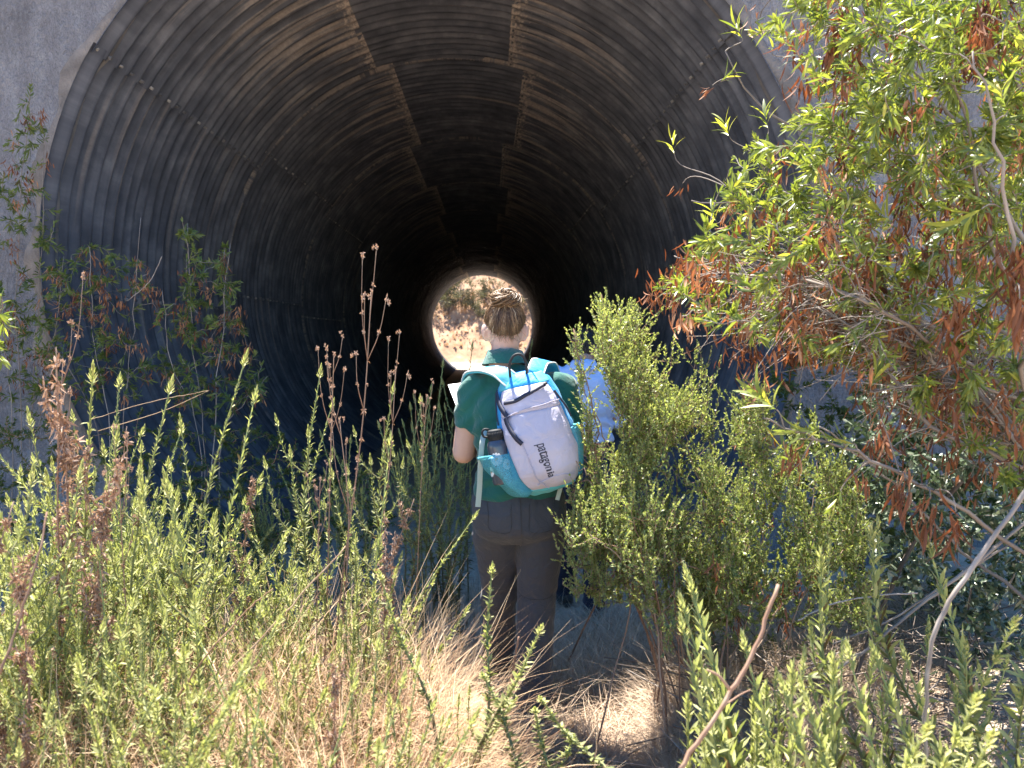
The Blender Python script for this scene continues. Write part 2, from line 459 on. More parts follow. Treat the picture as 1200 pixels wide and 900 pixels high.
for v_min in (0.06, 0.0):                 # the first ring has no joint to leak silt at its outer edge
    PLATES.append((plate_mesh("crown_plate", 34, M_CR, v_min=v_min), plate_mesh("left_shoulder_plate", 38, M_ST, False, -0.006, v_min), plate_mesh("right_shoulder_plate", 38, M_ST, True, -0.006, v_min),
                   plate_mesh("side_plate", 37, M_SD, False, 0.0, v_min), plate_mesh("lower_plate", 37, M_SD, False, -0.006, v_min)))
culvert = root("culvert_pipe", "huge round corrugated steel pipe running through the embankment", "tunnel", (AX, Y0, AZ))
for k in range(NRING):
    tw = 0 if k % 2 == 0 else -4
    P_CR, P_L, P_R, P_S, P_B = PLATES[min(k, 1)]
    for me, a, lab, bl in ((P_CR, 76, "clean dark plate along the crown", 1), (P_L, 110, "plate with pale silt running down from the crown seam", 0), (P_R, 38, "plate with pale silt running down from the crown seam", 1),
                           (P_S, 148, None, 1), (P_S, 1, None, 1), (P_B, 185, None, 1), (P_B, -36, None, 0), (P_S, 222, None, 0), (P_S, -73, None, 0)):
        o = link("corrugated_plate", me, culvert)
        o.location = (0, k * RING, 0); o.rotation_euler = (0, -R(a + tw), 0)
        if lab: o["label"] = lab
        if bl and k < 3:
            bo = link("bolts", BOLTS, o, kind="stuff"); bo.rotation_euler = (0, 0, 0)
# ------------------------------------------------------------------ plants
def leaves(buf, base, dirv, nrm, L, W, droop=0.0, tint=0.5, fold=0.25, curl=0.0, rows=2, tips=None):
    """a batch of leaf blades: folded along the midrib, drooping, pointed"""
    N = len(base)
    if N == 0: return
    L = np.broadcast_to(np.asarray(L, float), (N,)); W = np.broadcast_to(np.asarray(W, float), (N,))
    droop = np.broadcast_to(np.asarray(droop, float), (N,)); curl = np.broadcast_to(np.asarray(curl, float), (N,))
    tint = np.broadcast_to(np.asarray(tint, float), (N,))
    d = norm(np.asarray(dirv, float)); s = norm(np.cross(d, nrm)); n = np.cross(s, d)
    down = np.array([0, 0, -1.0])
    def at(t):
        return base + d * (L * t)[:, None] + down * (L * droop * t * t)[:, None] + n * (L * curl * t * t)[:, None]
    one = np.ones(N)
    if rows == 1:
        m = at(0.5 * one); w = (W / 2)[:, None]
        V = np.stack([at(0 * one), m - s * w + n * w * fold, m + s * w + n * w * fold, at(one)], 1).reshape(-1, 3)
        k = np.arange(N)[:, None] * 4
        buf.add(V, quads=np.concatenate([k, k + 1, k + 3, k + 2], 1), tint=np.repeat(tint, 4))
        return
    ts = [0.3, 0.68] if rows == 2 else [0.15, 0.38, 0.62, 0.84]
    ws = [0.95, 0.85] if rows == 2 else [0.55, 1.0, 0.92, 0.5]
    col = [at(0 * one)]
    for t, wk in zip(ts, ws):
        m = at(t * one); w = (W / 2 * wk)[:, None]
        col += [m - s * w + n * w * fold, m, m + s * w + n * w * fold]
    col.append(at(one))
    K = len(col); V = np.stack(col, 1).reshape(-1, 3)
    k = np.arange(N)[:, None] * K
    tri = [np.concatenate([k, k + 1, k + 2], 1), np.concatenate([k, k + 2, k + 3], 1)]
    qd = []
    for r in range(len(ts) - 1):
        o = 1 + 3 * r
        qd += [np.concatenate([k + o, k + o + 3, k + o + 4, k + o + 1], 1), np.concatenate([k + o + 1, k + o + 4, k + o + 5, k + o + 2], 1)]
    o = 1 + 3 * (len(ts) - 1)
    tri += [np.concatenate([k + o, k + K - 1, k + o + 1], 1), np.concatenate([k + o + 1, k + K - 1, k + o + 2], 1)]
    buf.add(V, tris=np.concatenate(tri), quads=np.concatenate(qd) if qd else None, tint=np.repeat(tint, K))

GOLD = 2.399963
def around(axis_v, phi):
    axis_v = norm(axis_v)
    up = np.where(np.abs(axis_v[:, 2:3]) < 0.92, np.array([[0, 0, 1.0]]), np.array([[1.0, 0, 0]]))
    a = norm(np.cross(axis_v, up)); b = np.cross(axis_v, a)
    return a * np.cos(phi)[:, None] + b * np.sin(phi)[:, None]

M_WEED = leaf_mat("weed_leaf", [(0.0, (0.20, 0.105, 0.055)), (0.16, (0.17, 0.14, 0.06)), (0.26, (0.11, 0.145, 0.055)), (0.6, (0.27, 0.285, 0.125)), (0.85, (0.43, 0.435, 0.18)), (1.0, (0.55, 0.53, 0.25))], 0.55, 0.42)
M_STEM = leaf_mat("weed_stem", [(0.0, (0.16, 0.09, 0.06)), (0.5, (0.15, 0.13, 0.06)), (1.0, (0.22, 0.26, 0.09))], 0.7, 0.0)
M_DEAD = leaf_mat("dead_weed", [(0.0, (0.15, 0.085, 0.06)), (0.5, (0.33, 0.20, 0.135)), (1.0, (0.52, 0.37, 0.27))], 0.85, 0.15, (1, 0.8, 0.6), 0.1)
M_STRAW = leaf_mat("straw", [(0.0, (0.20, 0.11, 0.06)), (0.35, (0.34, 0.205, 0.12)), (0.7, (0.49, 0.355, 0.22)), (1.0, (0.63, 0.50, 0.34))], 0.65, 0.2, (1, 0.9, 0.7), 0.2)
M_THATCH = leaf_mat("thatch", [(0.0, (0.24, 0.165, 0.12)), (0.5, (0.48, 0.36, 0.26)), (1.0, (0.66, 0.52, 0.39))], 0.9, 0.1, (1, 0.9, 0.7), 0.1)
M_WILLOW = leaf_mat("willow_leaf", [(0.0, (0.27, 0.085, 0.035)), (0.10, (0.22, 0.09, 0.04)), (0.16, (0.055, 0.085, 0.03)), (0.5, (0.145, 0.195, 0.055)), (0.8, (0.27, 0.315, 0.085)), (0.93, (0.42, 0.44, 0.10)), (1.0, (0.55, 0.45, 0.08))], 0.38, 0.48, (1.0, 1.0, 0.35), 0.5)
M_BROWN = leaf_mat("withered_leaf", [(0.0, (0.10, 0.048, 0.03)), (0.5, (0.27, 0.11, 0.052)), (1.0, (0.44, 0.25, 0.14))], 0.7, 0.3, (1, 0.6, 0.35), 0.25)
M_SILVER = leaf_mat("grey_leaf", [(0.0, (0.05, 0.08, 0.045)), (0.6, (0.12, 0.16, 0.10)), (1.0, (0.30, 0.33, 0.26))], 0.30, 0.15, (0.8, 1, 0.5), 0.65)
M_BRUSH = leaf_mat("brush_leaf", [(0.0, (0.16, 0.11, 0.06)), (0.2, (0.10, 0.135, 0.05)), (0.6, (0.24, 0.30, 0.11)), (1.0, (0.44, 0.48, 0.20))], 0.4, 0.5, (1, 1, 0.5), 0.5)
M_WOOD = leaf_mat("grey_bark", [(0.0, (0.10, 0.075, 0.062)), (0.5, (0.21, 0.175, 0.15)), (1.0, (0.40, 0.35, 0.31))], 0.8, 0.0, (1, 1, 1), 0.2)
M_TWIG = leaf_mat("brown_twig", [(0.0, (0.12, 0.07, 0.05)), (0.5, (0.25, 0.15, 0.10)), (1.0, (0.42, 0.32, 0.24))], 0.8, 0.0, (1, 1, 1), 0.2)

# --- tall leafy weed stalks
def weed_variant(h, seed, leafiness=1.0, shoots=8, brown=0.12, leaf_len=0.034, wide=0.20):
    g = np.random.default_rng(seed)
    lean = g.normal(0, 0.11, 2)
    pts = spline([(0, 0, -0.05), (lean[0] * .2, lean[1] * .2, h * .33), (lean[0] * .5 + g.normal(0, .02), lean[1] * .5 + g.normal(0, .02), h * .66), (lean[0] * 1.3 * h, lean[1] * 1.3 * h, h)], 22)
    st, lf = Buf(), Buf()
    tube(st, pts, np.linspace(0.0045, 0.0016, 22), 5, tint=np.linspace(0.25, 1, 22))
    axes = [(pts, 1.0, 0.0)]
    for k in range(g.integers(1, shoots) if shoots > 1 else 0):                      # side shoots
        i = g.integers(9, 17); a = g.uniform(0, 6.28); ln = g.uniform(0.10, 0.30) * min(h, 1.0)
        d = np.array([math.cos(a), math.sin(a), 0])
        sp = spline([pts[i], pts[i] + d * ln * .35 + [0, 0, ln * .35], pts[i] + d * ln * .5 + [0, 0, ln]], 10)
        tube(st, sp, np.linspace(0.0025, 0.0012, 10), 4, tint=np.linspace(0.5, 1, 10))
        axes.append((sp, 0.75, 0.5))
    for pt, sc, t0 in axes:
        ln = np.sum(np.linalg.norm(np.diff(pt, axis=0), axis=1))
        n = int(ln * 300 * leafiness)
        t = np.sort(g.uniform(0.10 if sc == 1 else 0.1, 1, n)) ** 0.9
        f = t * (len(pt) - 1); i = np.minimum(f.astype(int), len(pt) - 2); u = (f - i)[:, None]
        base = pt[i] * (1 - u) + pt[i + 1] * u
        ax = norm(pt[i + 1] - pt[i])
        phi = np.arange(n) * GOLD + g.normal(0, .3, n)
        rad = around(ax, phi)
        elev = np.clip(R(8) + t * R(58) + g.normal(0, R(13), n), R(-40), R(80))
        d = rad * np.cos(elev)[:, None] + ax * np.sin(elev)[:, None]
        tt = t0 + (1 - t0) * t
        L = leaf_len * sc * (1.05 - 0.68 * tt ** 2.2) * g.uniform(0.55, 1.2, n)
        tint = np.clip(0.36 + 0.52 * tt + g.normal(0, .13, n) + g.normal(0, .05), 0.2, 1)
        br = g.uniform(0, 1, n) < (brown * 3.5 * (1 - tt) ** 2)
        tint[br] = g.uniform(0, .18, br.sum())
        leaves(lf, base, d, ax + 0.3 * g.normal(0, 1, (n, 3)), L, L * wide * g.uniform(0.8, 1.3, n), g.uniform(-.15, .35, n) * (1 - tt * .7), tint, 0.3, g.normal(0, .12, n))
        # bud tuft at the tip
        k = 26; ph = np.arange(k) * GOLD; el = np.linspace(R(15), R(85), k)
        b0 = np.repeat(pt[-1:], k, 0) - ax[-1] * np.linspace(0.03, 0, k)[:, None]
        d = around(np.repeat(ax[-1:], k, 0), ph) * np.cos(el)[:, None] + ax[-1] * np.sin(el)[:, None]
        leaves(lf, b0, d, np.repeat(ax[-1:], k, 0), 0.017 * sc, 0.0055, -.1, g.uniform(.85, 1, k), .2, 0.2, rows=1)
    return st, lf
WEEDS = []
for k in range(16):
    h = [0.62, 0.75, 0.85, 0.95, 1.05, 1.12, 1.2, 0.9, 0.7, 1.0, .66, .8, .9, 1.0, 1.1, .75][k]
    st, lf = weed_variant(h, 100 + k, [1, 1.2, .9, 1.1, .9, 1, .85, 1.3, 1.2, .8, .7, .9, 1.1, .7, .8, 1.0][k], brown=[.1, .2, .1, .25, .12, .3, .12, .1, .2, .35, .3, .15, .4, .2, .3, .1][k], wide=[.2, .24, .19, .21, .18, .22, .19,                 .26, .24, .2, .17, .2, .23, .18, .2, .22][k])
    WEEDS.append((h, st.mesh("weed_stem", M_STEM), lf.mesh("weed_leaves", M_WEED)))
for k in range(3):
    st, lf = weed_variant([.6, .75, .9][k], 140 + k, .62, brown=.10, leaf_len=.062, wide=.21)
    WEEDS.append(([.6, .75, .9][k], st.mesh("weed_stem", M_STEM), lf.mesh("weed_leaves", M_WEED)))
for k in range(3):
    st, lf = weed_variant(.62, 160 + k, .95, shoots=[0, 0, 3][k], brown=.0, leaf_len=.030, wide=.27)
    WEEDS.append((.62, st.mesh("weed_stem", M_STEM), lf.mesh("weed_leaves", M_WEED)))
def zone(px, D):
    side = "at the left edge" if px < 70 else "below the tallest spire" if px < 230 else "in the middle" if px < 350 else "beside the dry straw"
    return side, "front" if D < 1.85 else "middle" if D < 2.3 else "back"
def put_weed(x, y, h, label, group=None, kind=None, tilt=None, rz=None, cat="weed", name="weed_stalk", z=None):
    if kind is None:
        kind = int(np.argmin([abs(w[0] - h) + rng.uniform(0, .22) for w in WEEDS[:16]]))
    w = WEEDS[kind]
    r = root(name, label, cat, (x, y, gz(x, y) if z is None else z), group)
    s = h / w[0]; r.scale = (s ** .6, s ** .6, s)
    tl = tilt if tilt is not None else (rng.normal(0, .13), rng.normal(0, .13))
    r.rotation_euler = (tl[0], tl[1], rng.uniform(0, 6.28) if rz is None else rz)
    if rz is None and tilt is not None: r.rotation_euler = (tl[0], tl[1], 0)
    link("stem", w[1], r); link("leaves", w[2], r, kind="stuff")
    return r
def top_weed(px, py, D, label, group=None, kind=None, tilt=None):
    """a weed whose tip stands at pixel (px, py), rooted at depth D"""
    p = P(px, py, D); g0 = gz(p[0], D)
    return put_weed(p[0], D, p[2] - g0, label, group, kind, tilt or (rng.normal(0, .04), rng.normal(0, .04)))

# the ones that stand out
for a in [
    (180, 412, 2.35, "tallest pale green weed spire, standing clear of the shaded bush at the left", 6),
    (124, 448, 2.2, "bright green spire just left of the tallest weed spire, half its width brown", 4),
    (88, 424, 2.5, "slim weed spire with a green tip behind the rust-coloured weed at the left", 3),
    (200, 462, 2.3, "weed spire directly to the right of the tallest spire", 2),
    (8, 488, 1.9, "broad yellow-green weed at the very left edge", 7),
    (50, 446, 2.3, "spire with a green top growing out of a rust-brown dead weed", 5),
    (247, 566, 2.0, "short bright spire in front of the dark weeds left of the walker", 0),
    (408, 528, 2.35, "bright green spire beside the tall dead seed stem", 2),
    (358, 434, 3.0, "thin lone weed spire before the dark tunnel floor", 4),
    (446, 455, 3.2, "shaded green spire in the clump left of the walker's elbow", 4),
    (322, 470, 3.1, "thin dark spire between the shaded bush and the tunnel", 6),
    (24, 520, 2.0, "leafy weed at the left edge behind the broad yellow-green one", 1),
]:
    top_weed(a[0], a[1], a[2], a[3], "weed stalks in the sunny bed", a[4])
def lean_weed(px0, py0, px1, py1, D0, D1, label, kind):
    p0, p1 = P(px0, py0, D0), P(px1, py1, D1)
    d = p1 - p0; w = WEEDS[kind]; s = np.linalg.norm(d) / w[0]
    r = root("weed_stalk", label, "weed", p0, "leaning weed stalks by the path")
    r.rotation_mode = 'QUATERNION'; r.rotation_quaternion = Vector(d).to_track_quat('Z', 'Y')
    r.scale = (max(s, 1.15), max(s, 1.15), s)
    link("stem", w[1], r); link("leaves", w[2], r, kind="stuff")
lean_weed(520, 900, 545, 688, 1.95, 2.0, "pale leafy stalk in front of the walker's left shin", 20)
lean_weed(548, 905, 628, 718, 1.9, 1.95, "left stalk of the leaning pair before the walker's right shin", 19)
lean_weed(560, 915, 657, 706, 1.98, 2.08, "right and longer stalk of the leaning pair before the walker's shins", 20)
lean_weed(622, 960, 632, 838, 1.7, 1.7, "short tip poking up at the bottom edge below the walker", 20)
lean_weed(655, 960, 655, 835, 1.65, 1.7, "small tip second from the walker's feet along the bottom edge", 21)
lean_weed(668, 960, 678, 872, 1.6, 1.62, "lowest small tip at the bottom edge left of the lone green tip", 19)
lean_weed(750, 960, 756, 822, 1.7, 1.72, "lone green tip at the bottom edge of the shaded path", 20)

# the bed on the left
G_BED = "weed stalks in the sunny bed"
L_BED = ["pale green leafy weed stalk in the sunny bed left of the path", "yellow-green weed stalk crowded into the sunny left bed", "partly browned weed stalk in the sunny left bed"]
def bed_top(px):        # outline of the bed in the photograph: tips at the back of the bed
    return np.interp(px, [0, 60, 150, 210, 260, 330, 400, 440, 520], [520, 500, 500, 520, 590, 600, 560, 590, 720])
cnt = 0
while cnt < 235:
    D = rng.uniform(1.35, 2.85); px = rng.uniform(-60, 520)
    if px > 330 + rng.uniform(0, 200) and D < 2.3: continue
    if px > 430 and rng.uniform() < .6: continue
    p = P(px, 500, D); x = p[0]
    f = (2.85 - D) / 1.5
    ty = bed_top(px) + 40 + f * 270 + rng.normal(0, 36)
    h = P(px, ty, D)[2] - gz(x, D)
    if h < 0.28 or h > 1.35: continue
    if D < 1.85 and rng.uniform() < .55: continue
    sd_, row = zone(px, D); kd = int(np.argmin([abs(w[0] - h) + rng.uniform(0, .22) for w in WEEDS[:16]]))
    put_weed(x, D, h, ("short " if h < .62 else "tall " if h > .92 else "") + ["pale green", "broad leafy", "slim", "part-browned", "thin-leaved", "browned", "upright green", "bushy", "thick leafy", "brown-footed", "thin straggly", "fine-leaved", "half-dead", "lanky", "bent", "fresh green"][kd] + f" weed in the {row} row of the left bed, {sd_}", G_BED, kd)
    cnt += 1
# dark weeds in the shade of the wall
cnt = 0
while cnt < 62:
    D = rng.uniform(3.4, 4.9); px = rng.uniform(60, 545)
    p = P(px, 500, D); x = p[0]
    ty = np.interp(px, [0, 200, 300, 420, 480, 545], [560, 560, 560, 520, 490, 520]) + rng.uniform(-20, 90)
    h = P(px, ty, D)[2] - gz(x, D)
    if h < .2: continue
    put_weed(x, D, h, ("tall" if h > 1.0 else "thick" if h > .75 else "short" if h < .45 else "slim") + " dark green weed in the shade " + ("under the left shrubs" if px < 200 else "between the left shrubs and the tunnel floor" if px < 340 else "below the dead seed stems" if px < 450 else "beside the walker"), "weed stalks in the shade of the wall")
    cnt += 1
for px, py, D in ((519, 425, 4.4), (536, 438, 4.3), (548, 405, 4.6), (508, 455, 4.2), (470, 470, 4.0), (495, 470, 4.1), (527, 470, 3.9), (610, 400, 6.5)):
    top_weed(px, py, D, "dark weed against the far light, " + ("left of the clipboard" if px < 505 else "just above the clipboard" if px < 545 else "right at the walker's head"), "weeds against the far light", 4)

# --- weeds at the lower right, nearer the lens
for a in [
    (905, 700, 1.75, "bright weed tip behind the leaning brown stick at the lower right", 17),
    (925, 722, 1.6, "leafy green weed rising beside the leaning brown stick", 17),
    (940, 745, 1.5, "full leafy weed in the middle of the lower right corner clump", 17),
    (892, 770, 1.55, "low weed close to the foot of the leaning brown stick", 17),
    (1015, 775, 1.55, "weed with a pale tip between the two leaning branches at the lower right", 18),
    (975, 800, 1.45, "stout short weed in the lower right clump", 17),
    (1062, 675, 1.9, "weed spire just left of the curved grey branch", 16),
    (1075, 760, 1.55, "weed crossed by the curved grey branch", 18),
    (1120, 690, 1.85, "leafy spire right of the curved grey branch", 18),
    (1150, 640, 2.0, "tall weed spire under the hanging rust-brown leaves at the right", 16),
    (1185, 590, 1.9, "tall leafy spire at the right edge", 18),
    (1195, 660, 1.7, "lower spire at the right edge in front of the tall one", 17),
    (1105, 800, 1.45, "low weed at the bottom edge under the curved grey branch", 18),
    (1160, 800, 1.5, "bushy low weed in the bottom right corner", 17),
    (1040, 838, 1.4, "small weed at the bottom edge of the lower right clump", 16),
]:
    top_weed(*a[:4], "weeds in the lower right corner", a[4])
for k in range(34):
    px, D = rng.uniform(880, 1215), rng.uniform(1.35, 1.9)
    ty = np.interp(px, [880, 960, 1050, 1215], [850, 840, 850, 780]) + rng.uniform(-30, 70)
    top_weed(px, ty, D, ["low", "taller", "bushy"][k % 3] + " leafy weed at the bottom right, " + ("by the leaning brown stick" if px < 960 else "left of the curved grey branch" if px < 1085 else "right of the curved grey branch"), "low weeds in the lower right corner", int(rng.integers(16, 19)))

# --- dead weeds: rust-brown dry leaf clumps on dark stems
def dead_variant(h, seed, seedheads=False):
    g = np.random.default_rng(seed); st, lf = Buf(), Buf()
    pts = spline([(0, 0, -.05), (g.normal(0, .02), g.normal(0, .02), h * .4), (g.normal(0, .03), g.normal(0, .03), h * .75), (g.normal(0, .05) + .02, g.normal(0, .03), h)], 18)
    tube(st, pts, np.linspace(.0032 if seedheads else .004, .0014, 18), 5, tint=np.linspace(.3, .7, 18))
    tips = []
    for k in range(int(g.integers(4, 8)) if seedheads else 7):
        i = g.integers(12, 17) if seedheads else g.integers(6, 16)
        a = g.uniform(0, 6.28); ln = g.uniform(.06, .20) * (1.0 if seedheads else .8); d = np.array([math.cos(a), math.sin(a), 0])
        sp = spline([pts[i], pts[i] + d * ln * .25 + [0, 0, ln * .45], pts[i] + d * ln * .36 + [0, 0, ln]], 7)
        tube(st, sp, np.linspace(.0014, .0008, 7), 4, tint=np.linspace(.4, .8, 7)); tips.append(sp)
    if seedheads:
        for sp in tips + [pts]:
            for c in [sp[-1], sp[-1] + g.normal(0, .008, 3), sp[len(sp) // 2]]:
                n = 13; d = norm(g.normal(0, 1, (n, 3)))
                leaves(lf, np.repeat(c[None], n, 0), d, norm(g.normal(0, 1, (n, 3))), g.uniform(.004, .010, n), .004, 0, g.uniform(.6, 1, n), .3, 0, rows=1)
        n = 110; t = g.uniform(.1, .85, n); ii = (t * 17).astype(int)
        d = norm(g.normal(0, 1, (n, 3)))
        leaves(lf, pts[ii], d, norm(g.normal(0, 1, (n, 3))), g.uniform(.005, .012, n), .004, .3, g.uniform(.2, .7, n), .3, .5, rows=1)
    else:
        for sp, m in [(pts, 520)] + [(s_, 95) for s_ in tips]:
            n = m; t = g.uniform(.35 if sp is pts else 0, 1, n); ii = (t * (len(sp) - 1)).astype(int)
            d = norm(g.normal(0, 1, (n, 3)) + [0, 0, .25])
            leaves(lf, sp[ii] + g.normal(0, .004, (n, 3)), d, norm(g.normal(0, 1, (n, 3))), g.uniform(.006, .017, n), g.uniform(.003, .0055, n), g.uniform(0, .5, n), g.uniform(.2, 1, n), .5, g.normal(0, .7, n))
    return h, st.mesh("dead_stem", M_TWIG), lf.mesh("dead_leaves", M_DEAD)
DEADS = [dead_variant(.8, 300), dead_variant(.9, 301), dead_variant(1.0, 302)]
SEEDS = [dead_variant(1.0, 310, True), dead_variant(1.1, 311, True), dead_variant(.9, 312, True)]
def put_dead(px, py, D, label, v, group, name="dead_weed", cat="dead weed", lean=0.0):
    p = P(px, py, D); h = p[2] - gz(p[0], D)
    r = root(name, label, cat, (p[0] - lean * h, D, gz(p[0], D)), group)
    s = h / v[0]; w_ = max(s * .62, .6) if name != 'dead_weed' else max(s * .8, .7); r.scale = (w_, w_, s); r.rotation_euler = (rng.normal(0, .03), math.atan(lean), rng.uniform(0, 6.28) if lean == 0 else 0)
    link("stem", v[1], r); link("seed_heads" if name != "dead_weed" else "dead_leaves", v[2], r, kind="stuff")
for k, a in enumerate([
    (55, 470, 2.15, "rust-brown dead weed at the far left between green spires"), (70, 520, 2.1, "thick reddish dry weed below the rust-brown one at the left"),
    (14, 590, 1.8, "brown withered weed at the left edge under the yellow-green weed"),
    (105, 560, 2.0, "dark dead weed column in the left bed"), (38, 650, 1.7, "dark crumpled dead weed low at the left edge"),
    (470, 590, 2.5, "dead weed with curled orange leaves left of the walker's hip"), (455, 640, 2.4, "reddish dead weed behind the arching straw"),
 (420, 770, 1.75, "orange-brown dead weed at the edge of the straw"),
    (290, 560, 2.6, "dry brown weed at the foot of the shaded bush"), (640, 0, 0, "")]):
    if a[2]: put_dead(*a, DEADS[k % 3], "dead brown weeds in the left bed")
for k, a in enumerate([
    (424, 338, 2.45, "tallest dead stem with a bushy crown of seed heads before the dark tunnel", .09), (391, 412, 2.5, "thin dead stem with curled tip left of the tallest seed stem", .05),
    (402, 490, 2.4, "short dead stem between the two taller seed stems", .04), (455, 430, 2.6, "branched dead stem right of the tallest seed stem", .09),
    (498, 462, 2.8, "forked dead stem near the walker's left elbow", .06), (74, 425, 2.2, "dead stem with round seed heads among the left spires", 0),
    (150, 545, 2.0, "short dead stem with pink seed heads below the tallest green spire", 0), (372, 560, 2.3, "dry seed stem at the right end of the left bed", .04)]):
    put_dead(a[0], a[1], a[2], a[3], SEEDS[k % 3], "dead seed stems", "dead_seed_stem", "dead stem", a[4])

# --- straw and thatch
def blades(buf, base, az, lean, L, W, arch, tint, g):
    """arching dry blades: 5-point ribbons"""
    N = len(base); d0 = np.stack([np.cos(az), np.sin(az), 0 * az], 1); up = np.array([[0, 0, 1.0]])
    side = np.stack([-np.sin(az), np.cos(az), 0 * az], 1)
    ns = 5; V = []
    pos = base.copy(); ang = lean.copy()
    wob = g.normal(0, .25, N)
    for k in range(ns):
        w = (W * [1, .9, .75, .5, .06][k] / 2)[:, None]
        V += [pos - side * w, pos + side * w]
        dd = d0 * np.sin(ang)[:, None] + up * np.cos(ang)[:, None] + side * (wob * .25 * k)[:, None]
        pos = pos + norm(dd) * (L / (ns - 1))[:, None]; ang = ang + arch / (ns - 1)
    V = np.stack(V, 1).reshape(-1, 3); k0 = np.arange(N)[:, None] * 2 * ns
    q = [np.concatenate([k0 + 2 * k, k0 + 2 * k + 1, k0 + 2 * k + 3, k0 + 2 * k + 2], 1) for k in range(ns - 1)]
    buf.add(V, quads=np.concatenate(q), tint=np.repeat(tint, 2 * ns))
def straw(n_tuft, per, xr, D0, D1, Lr, name, mat, label, seed, keep=None, zoff=(0, 0), wid=(.0016, .0036), lean=(.1, .9), arch=(.3, 2.2), dark=0.0):
    g = np.random.default_rng(seed); b = Buf()
    D = g.uniform(D0, D1, n_tuft); px = g.uniform(xr[0], xr[1], n_tuft)
    x = (px - 574) / 933 * D
    if keep is not None:
        k = keep(px, D, g); D, x = D[k], x[k]
    z = ground_h(x, D)
    n = len(x) * per; i = np.repeat(np.arange(len(x)), per)
    ta = g.uniform(0, 6.28, len(x))
    base = np.stack([x[i] + g.normal(0, .04, n), D[i] + g.normal(0, .04, n), z[i] - .01 + np.repeat(g.uniform(*zoff, len(x)), per)], 1)
    az = ta[i] + g.normal(0, 1.1, n)
    sh = g.uniform(.7, 1.2, len(x)); tt = g.uniform(0, 1, len(x))
    blades(b, base, az, g.uniform(*lean, n), g.uniform(*Lr, n) * sh[i], g.uniform(*wid, n), g.uniform(*arch, n), np.clip(tt[i] * .5 + g.uniform(0, .55, n) - dark, 0, 1), g)
    o = link(name, b.mesh(name, mat, smooth=False), kind="stuff"); o["label"] = label
    return o
straw(900, 34, (-80, 640), 1.3, 2.75, (.20, .58), "dry_grass", M_STRAW, "arching tan and orange straw through the sunny left bed", 41,
      keep=lambda px, D, g: np.where(D > 1.95, px < 490, px < 560))
straw(900, 24, (-80, 500), 1.4, 2.6, (.40, .80), "tall_dry_grass", M_STRAW, "tall bleached grass stalks standing among the green weeds", 48, wid=(.0016, .0034), lean=(.02, .45), arch=(.3, 1.5))
straw(700, 14, (-80, 520), 1.35, 2.5, (.22, .50), "tangled_straw", M_STRAW, "broken pale straw lying tangled across the weeds of the left bed", 49, zoff=(.12, .52), wid=(.0016, .0040), lean=(.7, 2.0), arch=(-.4, 1.4))
straw(160, 44, (385, 485), 2.0, 2.95, (.28, .58), "arching_straw", M_STRAW, "long bleached grass arching over left of the walker's legs", 42, lean=(.2, .8), arch=(.8, 2.4))
straw(620, 26, (540, 960), 1.7, 2.9, (.04, .12), "path_edge_grass", M_THATCH, "short grey-brown dry grass along the shaded path", 43, wid=(.0012, .0022), lean=(.1, 1.0), arch=(.2, 1.2))
straw(2300, 24, (540, 1100), 2.0, 4.4, (.12, .30), "path_thatch", M_THATCH, "matted dry grass covering the path", 44, wid=(.0018, .0036), lean=(.7, 1.5), arch=(.1, .9))
straw(560, 40, (790, 1020), 2.5, 3.5, (.15, .38), "hanging_dry_grass", M_THATCH, "brown dry grass drooping under the green bush", 45, wid=(.0012, .0024), lean=(.3, 1.1), arch=(.5, 2.0))
straw(240, 30, (860, 1230), 1.35, 2.3, (.12, .38), "corner_dry_grass", M_STRAW, "orange dry grass at the bottom right corner", 46, dark=.1)
straw(300, 22, (40, 560), 2.9, 5.0, (.12, .35), "shaded_dry_grass", M_THATCH, "dull dry grass on the shaded ground before the wall", 47)

# --- shrubs: a skeleton of stems, twigs reaching for points in the crown, leaves along the twigs
def in_poly(x, y, poly):
    p = np.asarray(poly, float); c = np.zeros(len(x), bool); j = len(p) - 1
    for i in range(len(p)):
        k = (p[i, 1] > y) != (p[j, 1] > y)
        xx = (p[j, 0] - p[i, 0]) * (y - p[i, 1]) / (p[j, 1] - p[i, 1] + 1e-12) + p[i, 0]
        c ^= k & (x < xx); j = i
    return c
def targets(poly, D0, D1, n, g, dens=None):
    p = np.asarray(poly, float); out = []
    while len(out) < n:
        x = g.uniform(p[:, 0].min(), p[:, 0].max(), 4000); y = g.uniform(p[:, 1].min(), p[:, 1].max(), 4000)
        k = in_poly(x, y, p)
        if dens is not None: k &= g.uniform(0, 1, 4000) < dens(x, y)
        D = g.uniform(D0, D1, 4000)
        out += [P(a, b, d) for a, b, d in zip(x[k], y[k], D[k])]
    return np.array(out[:n])
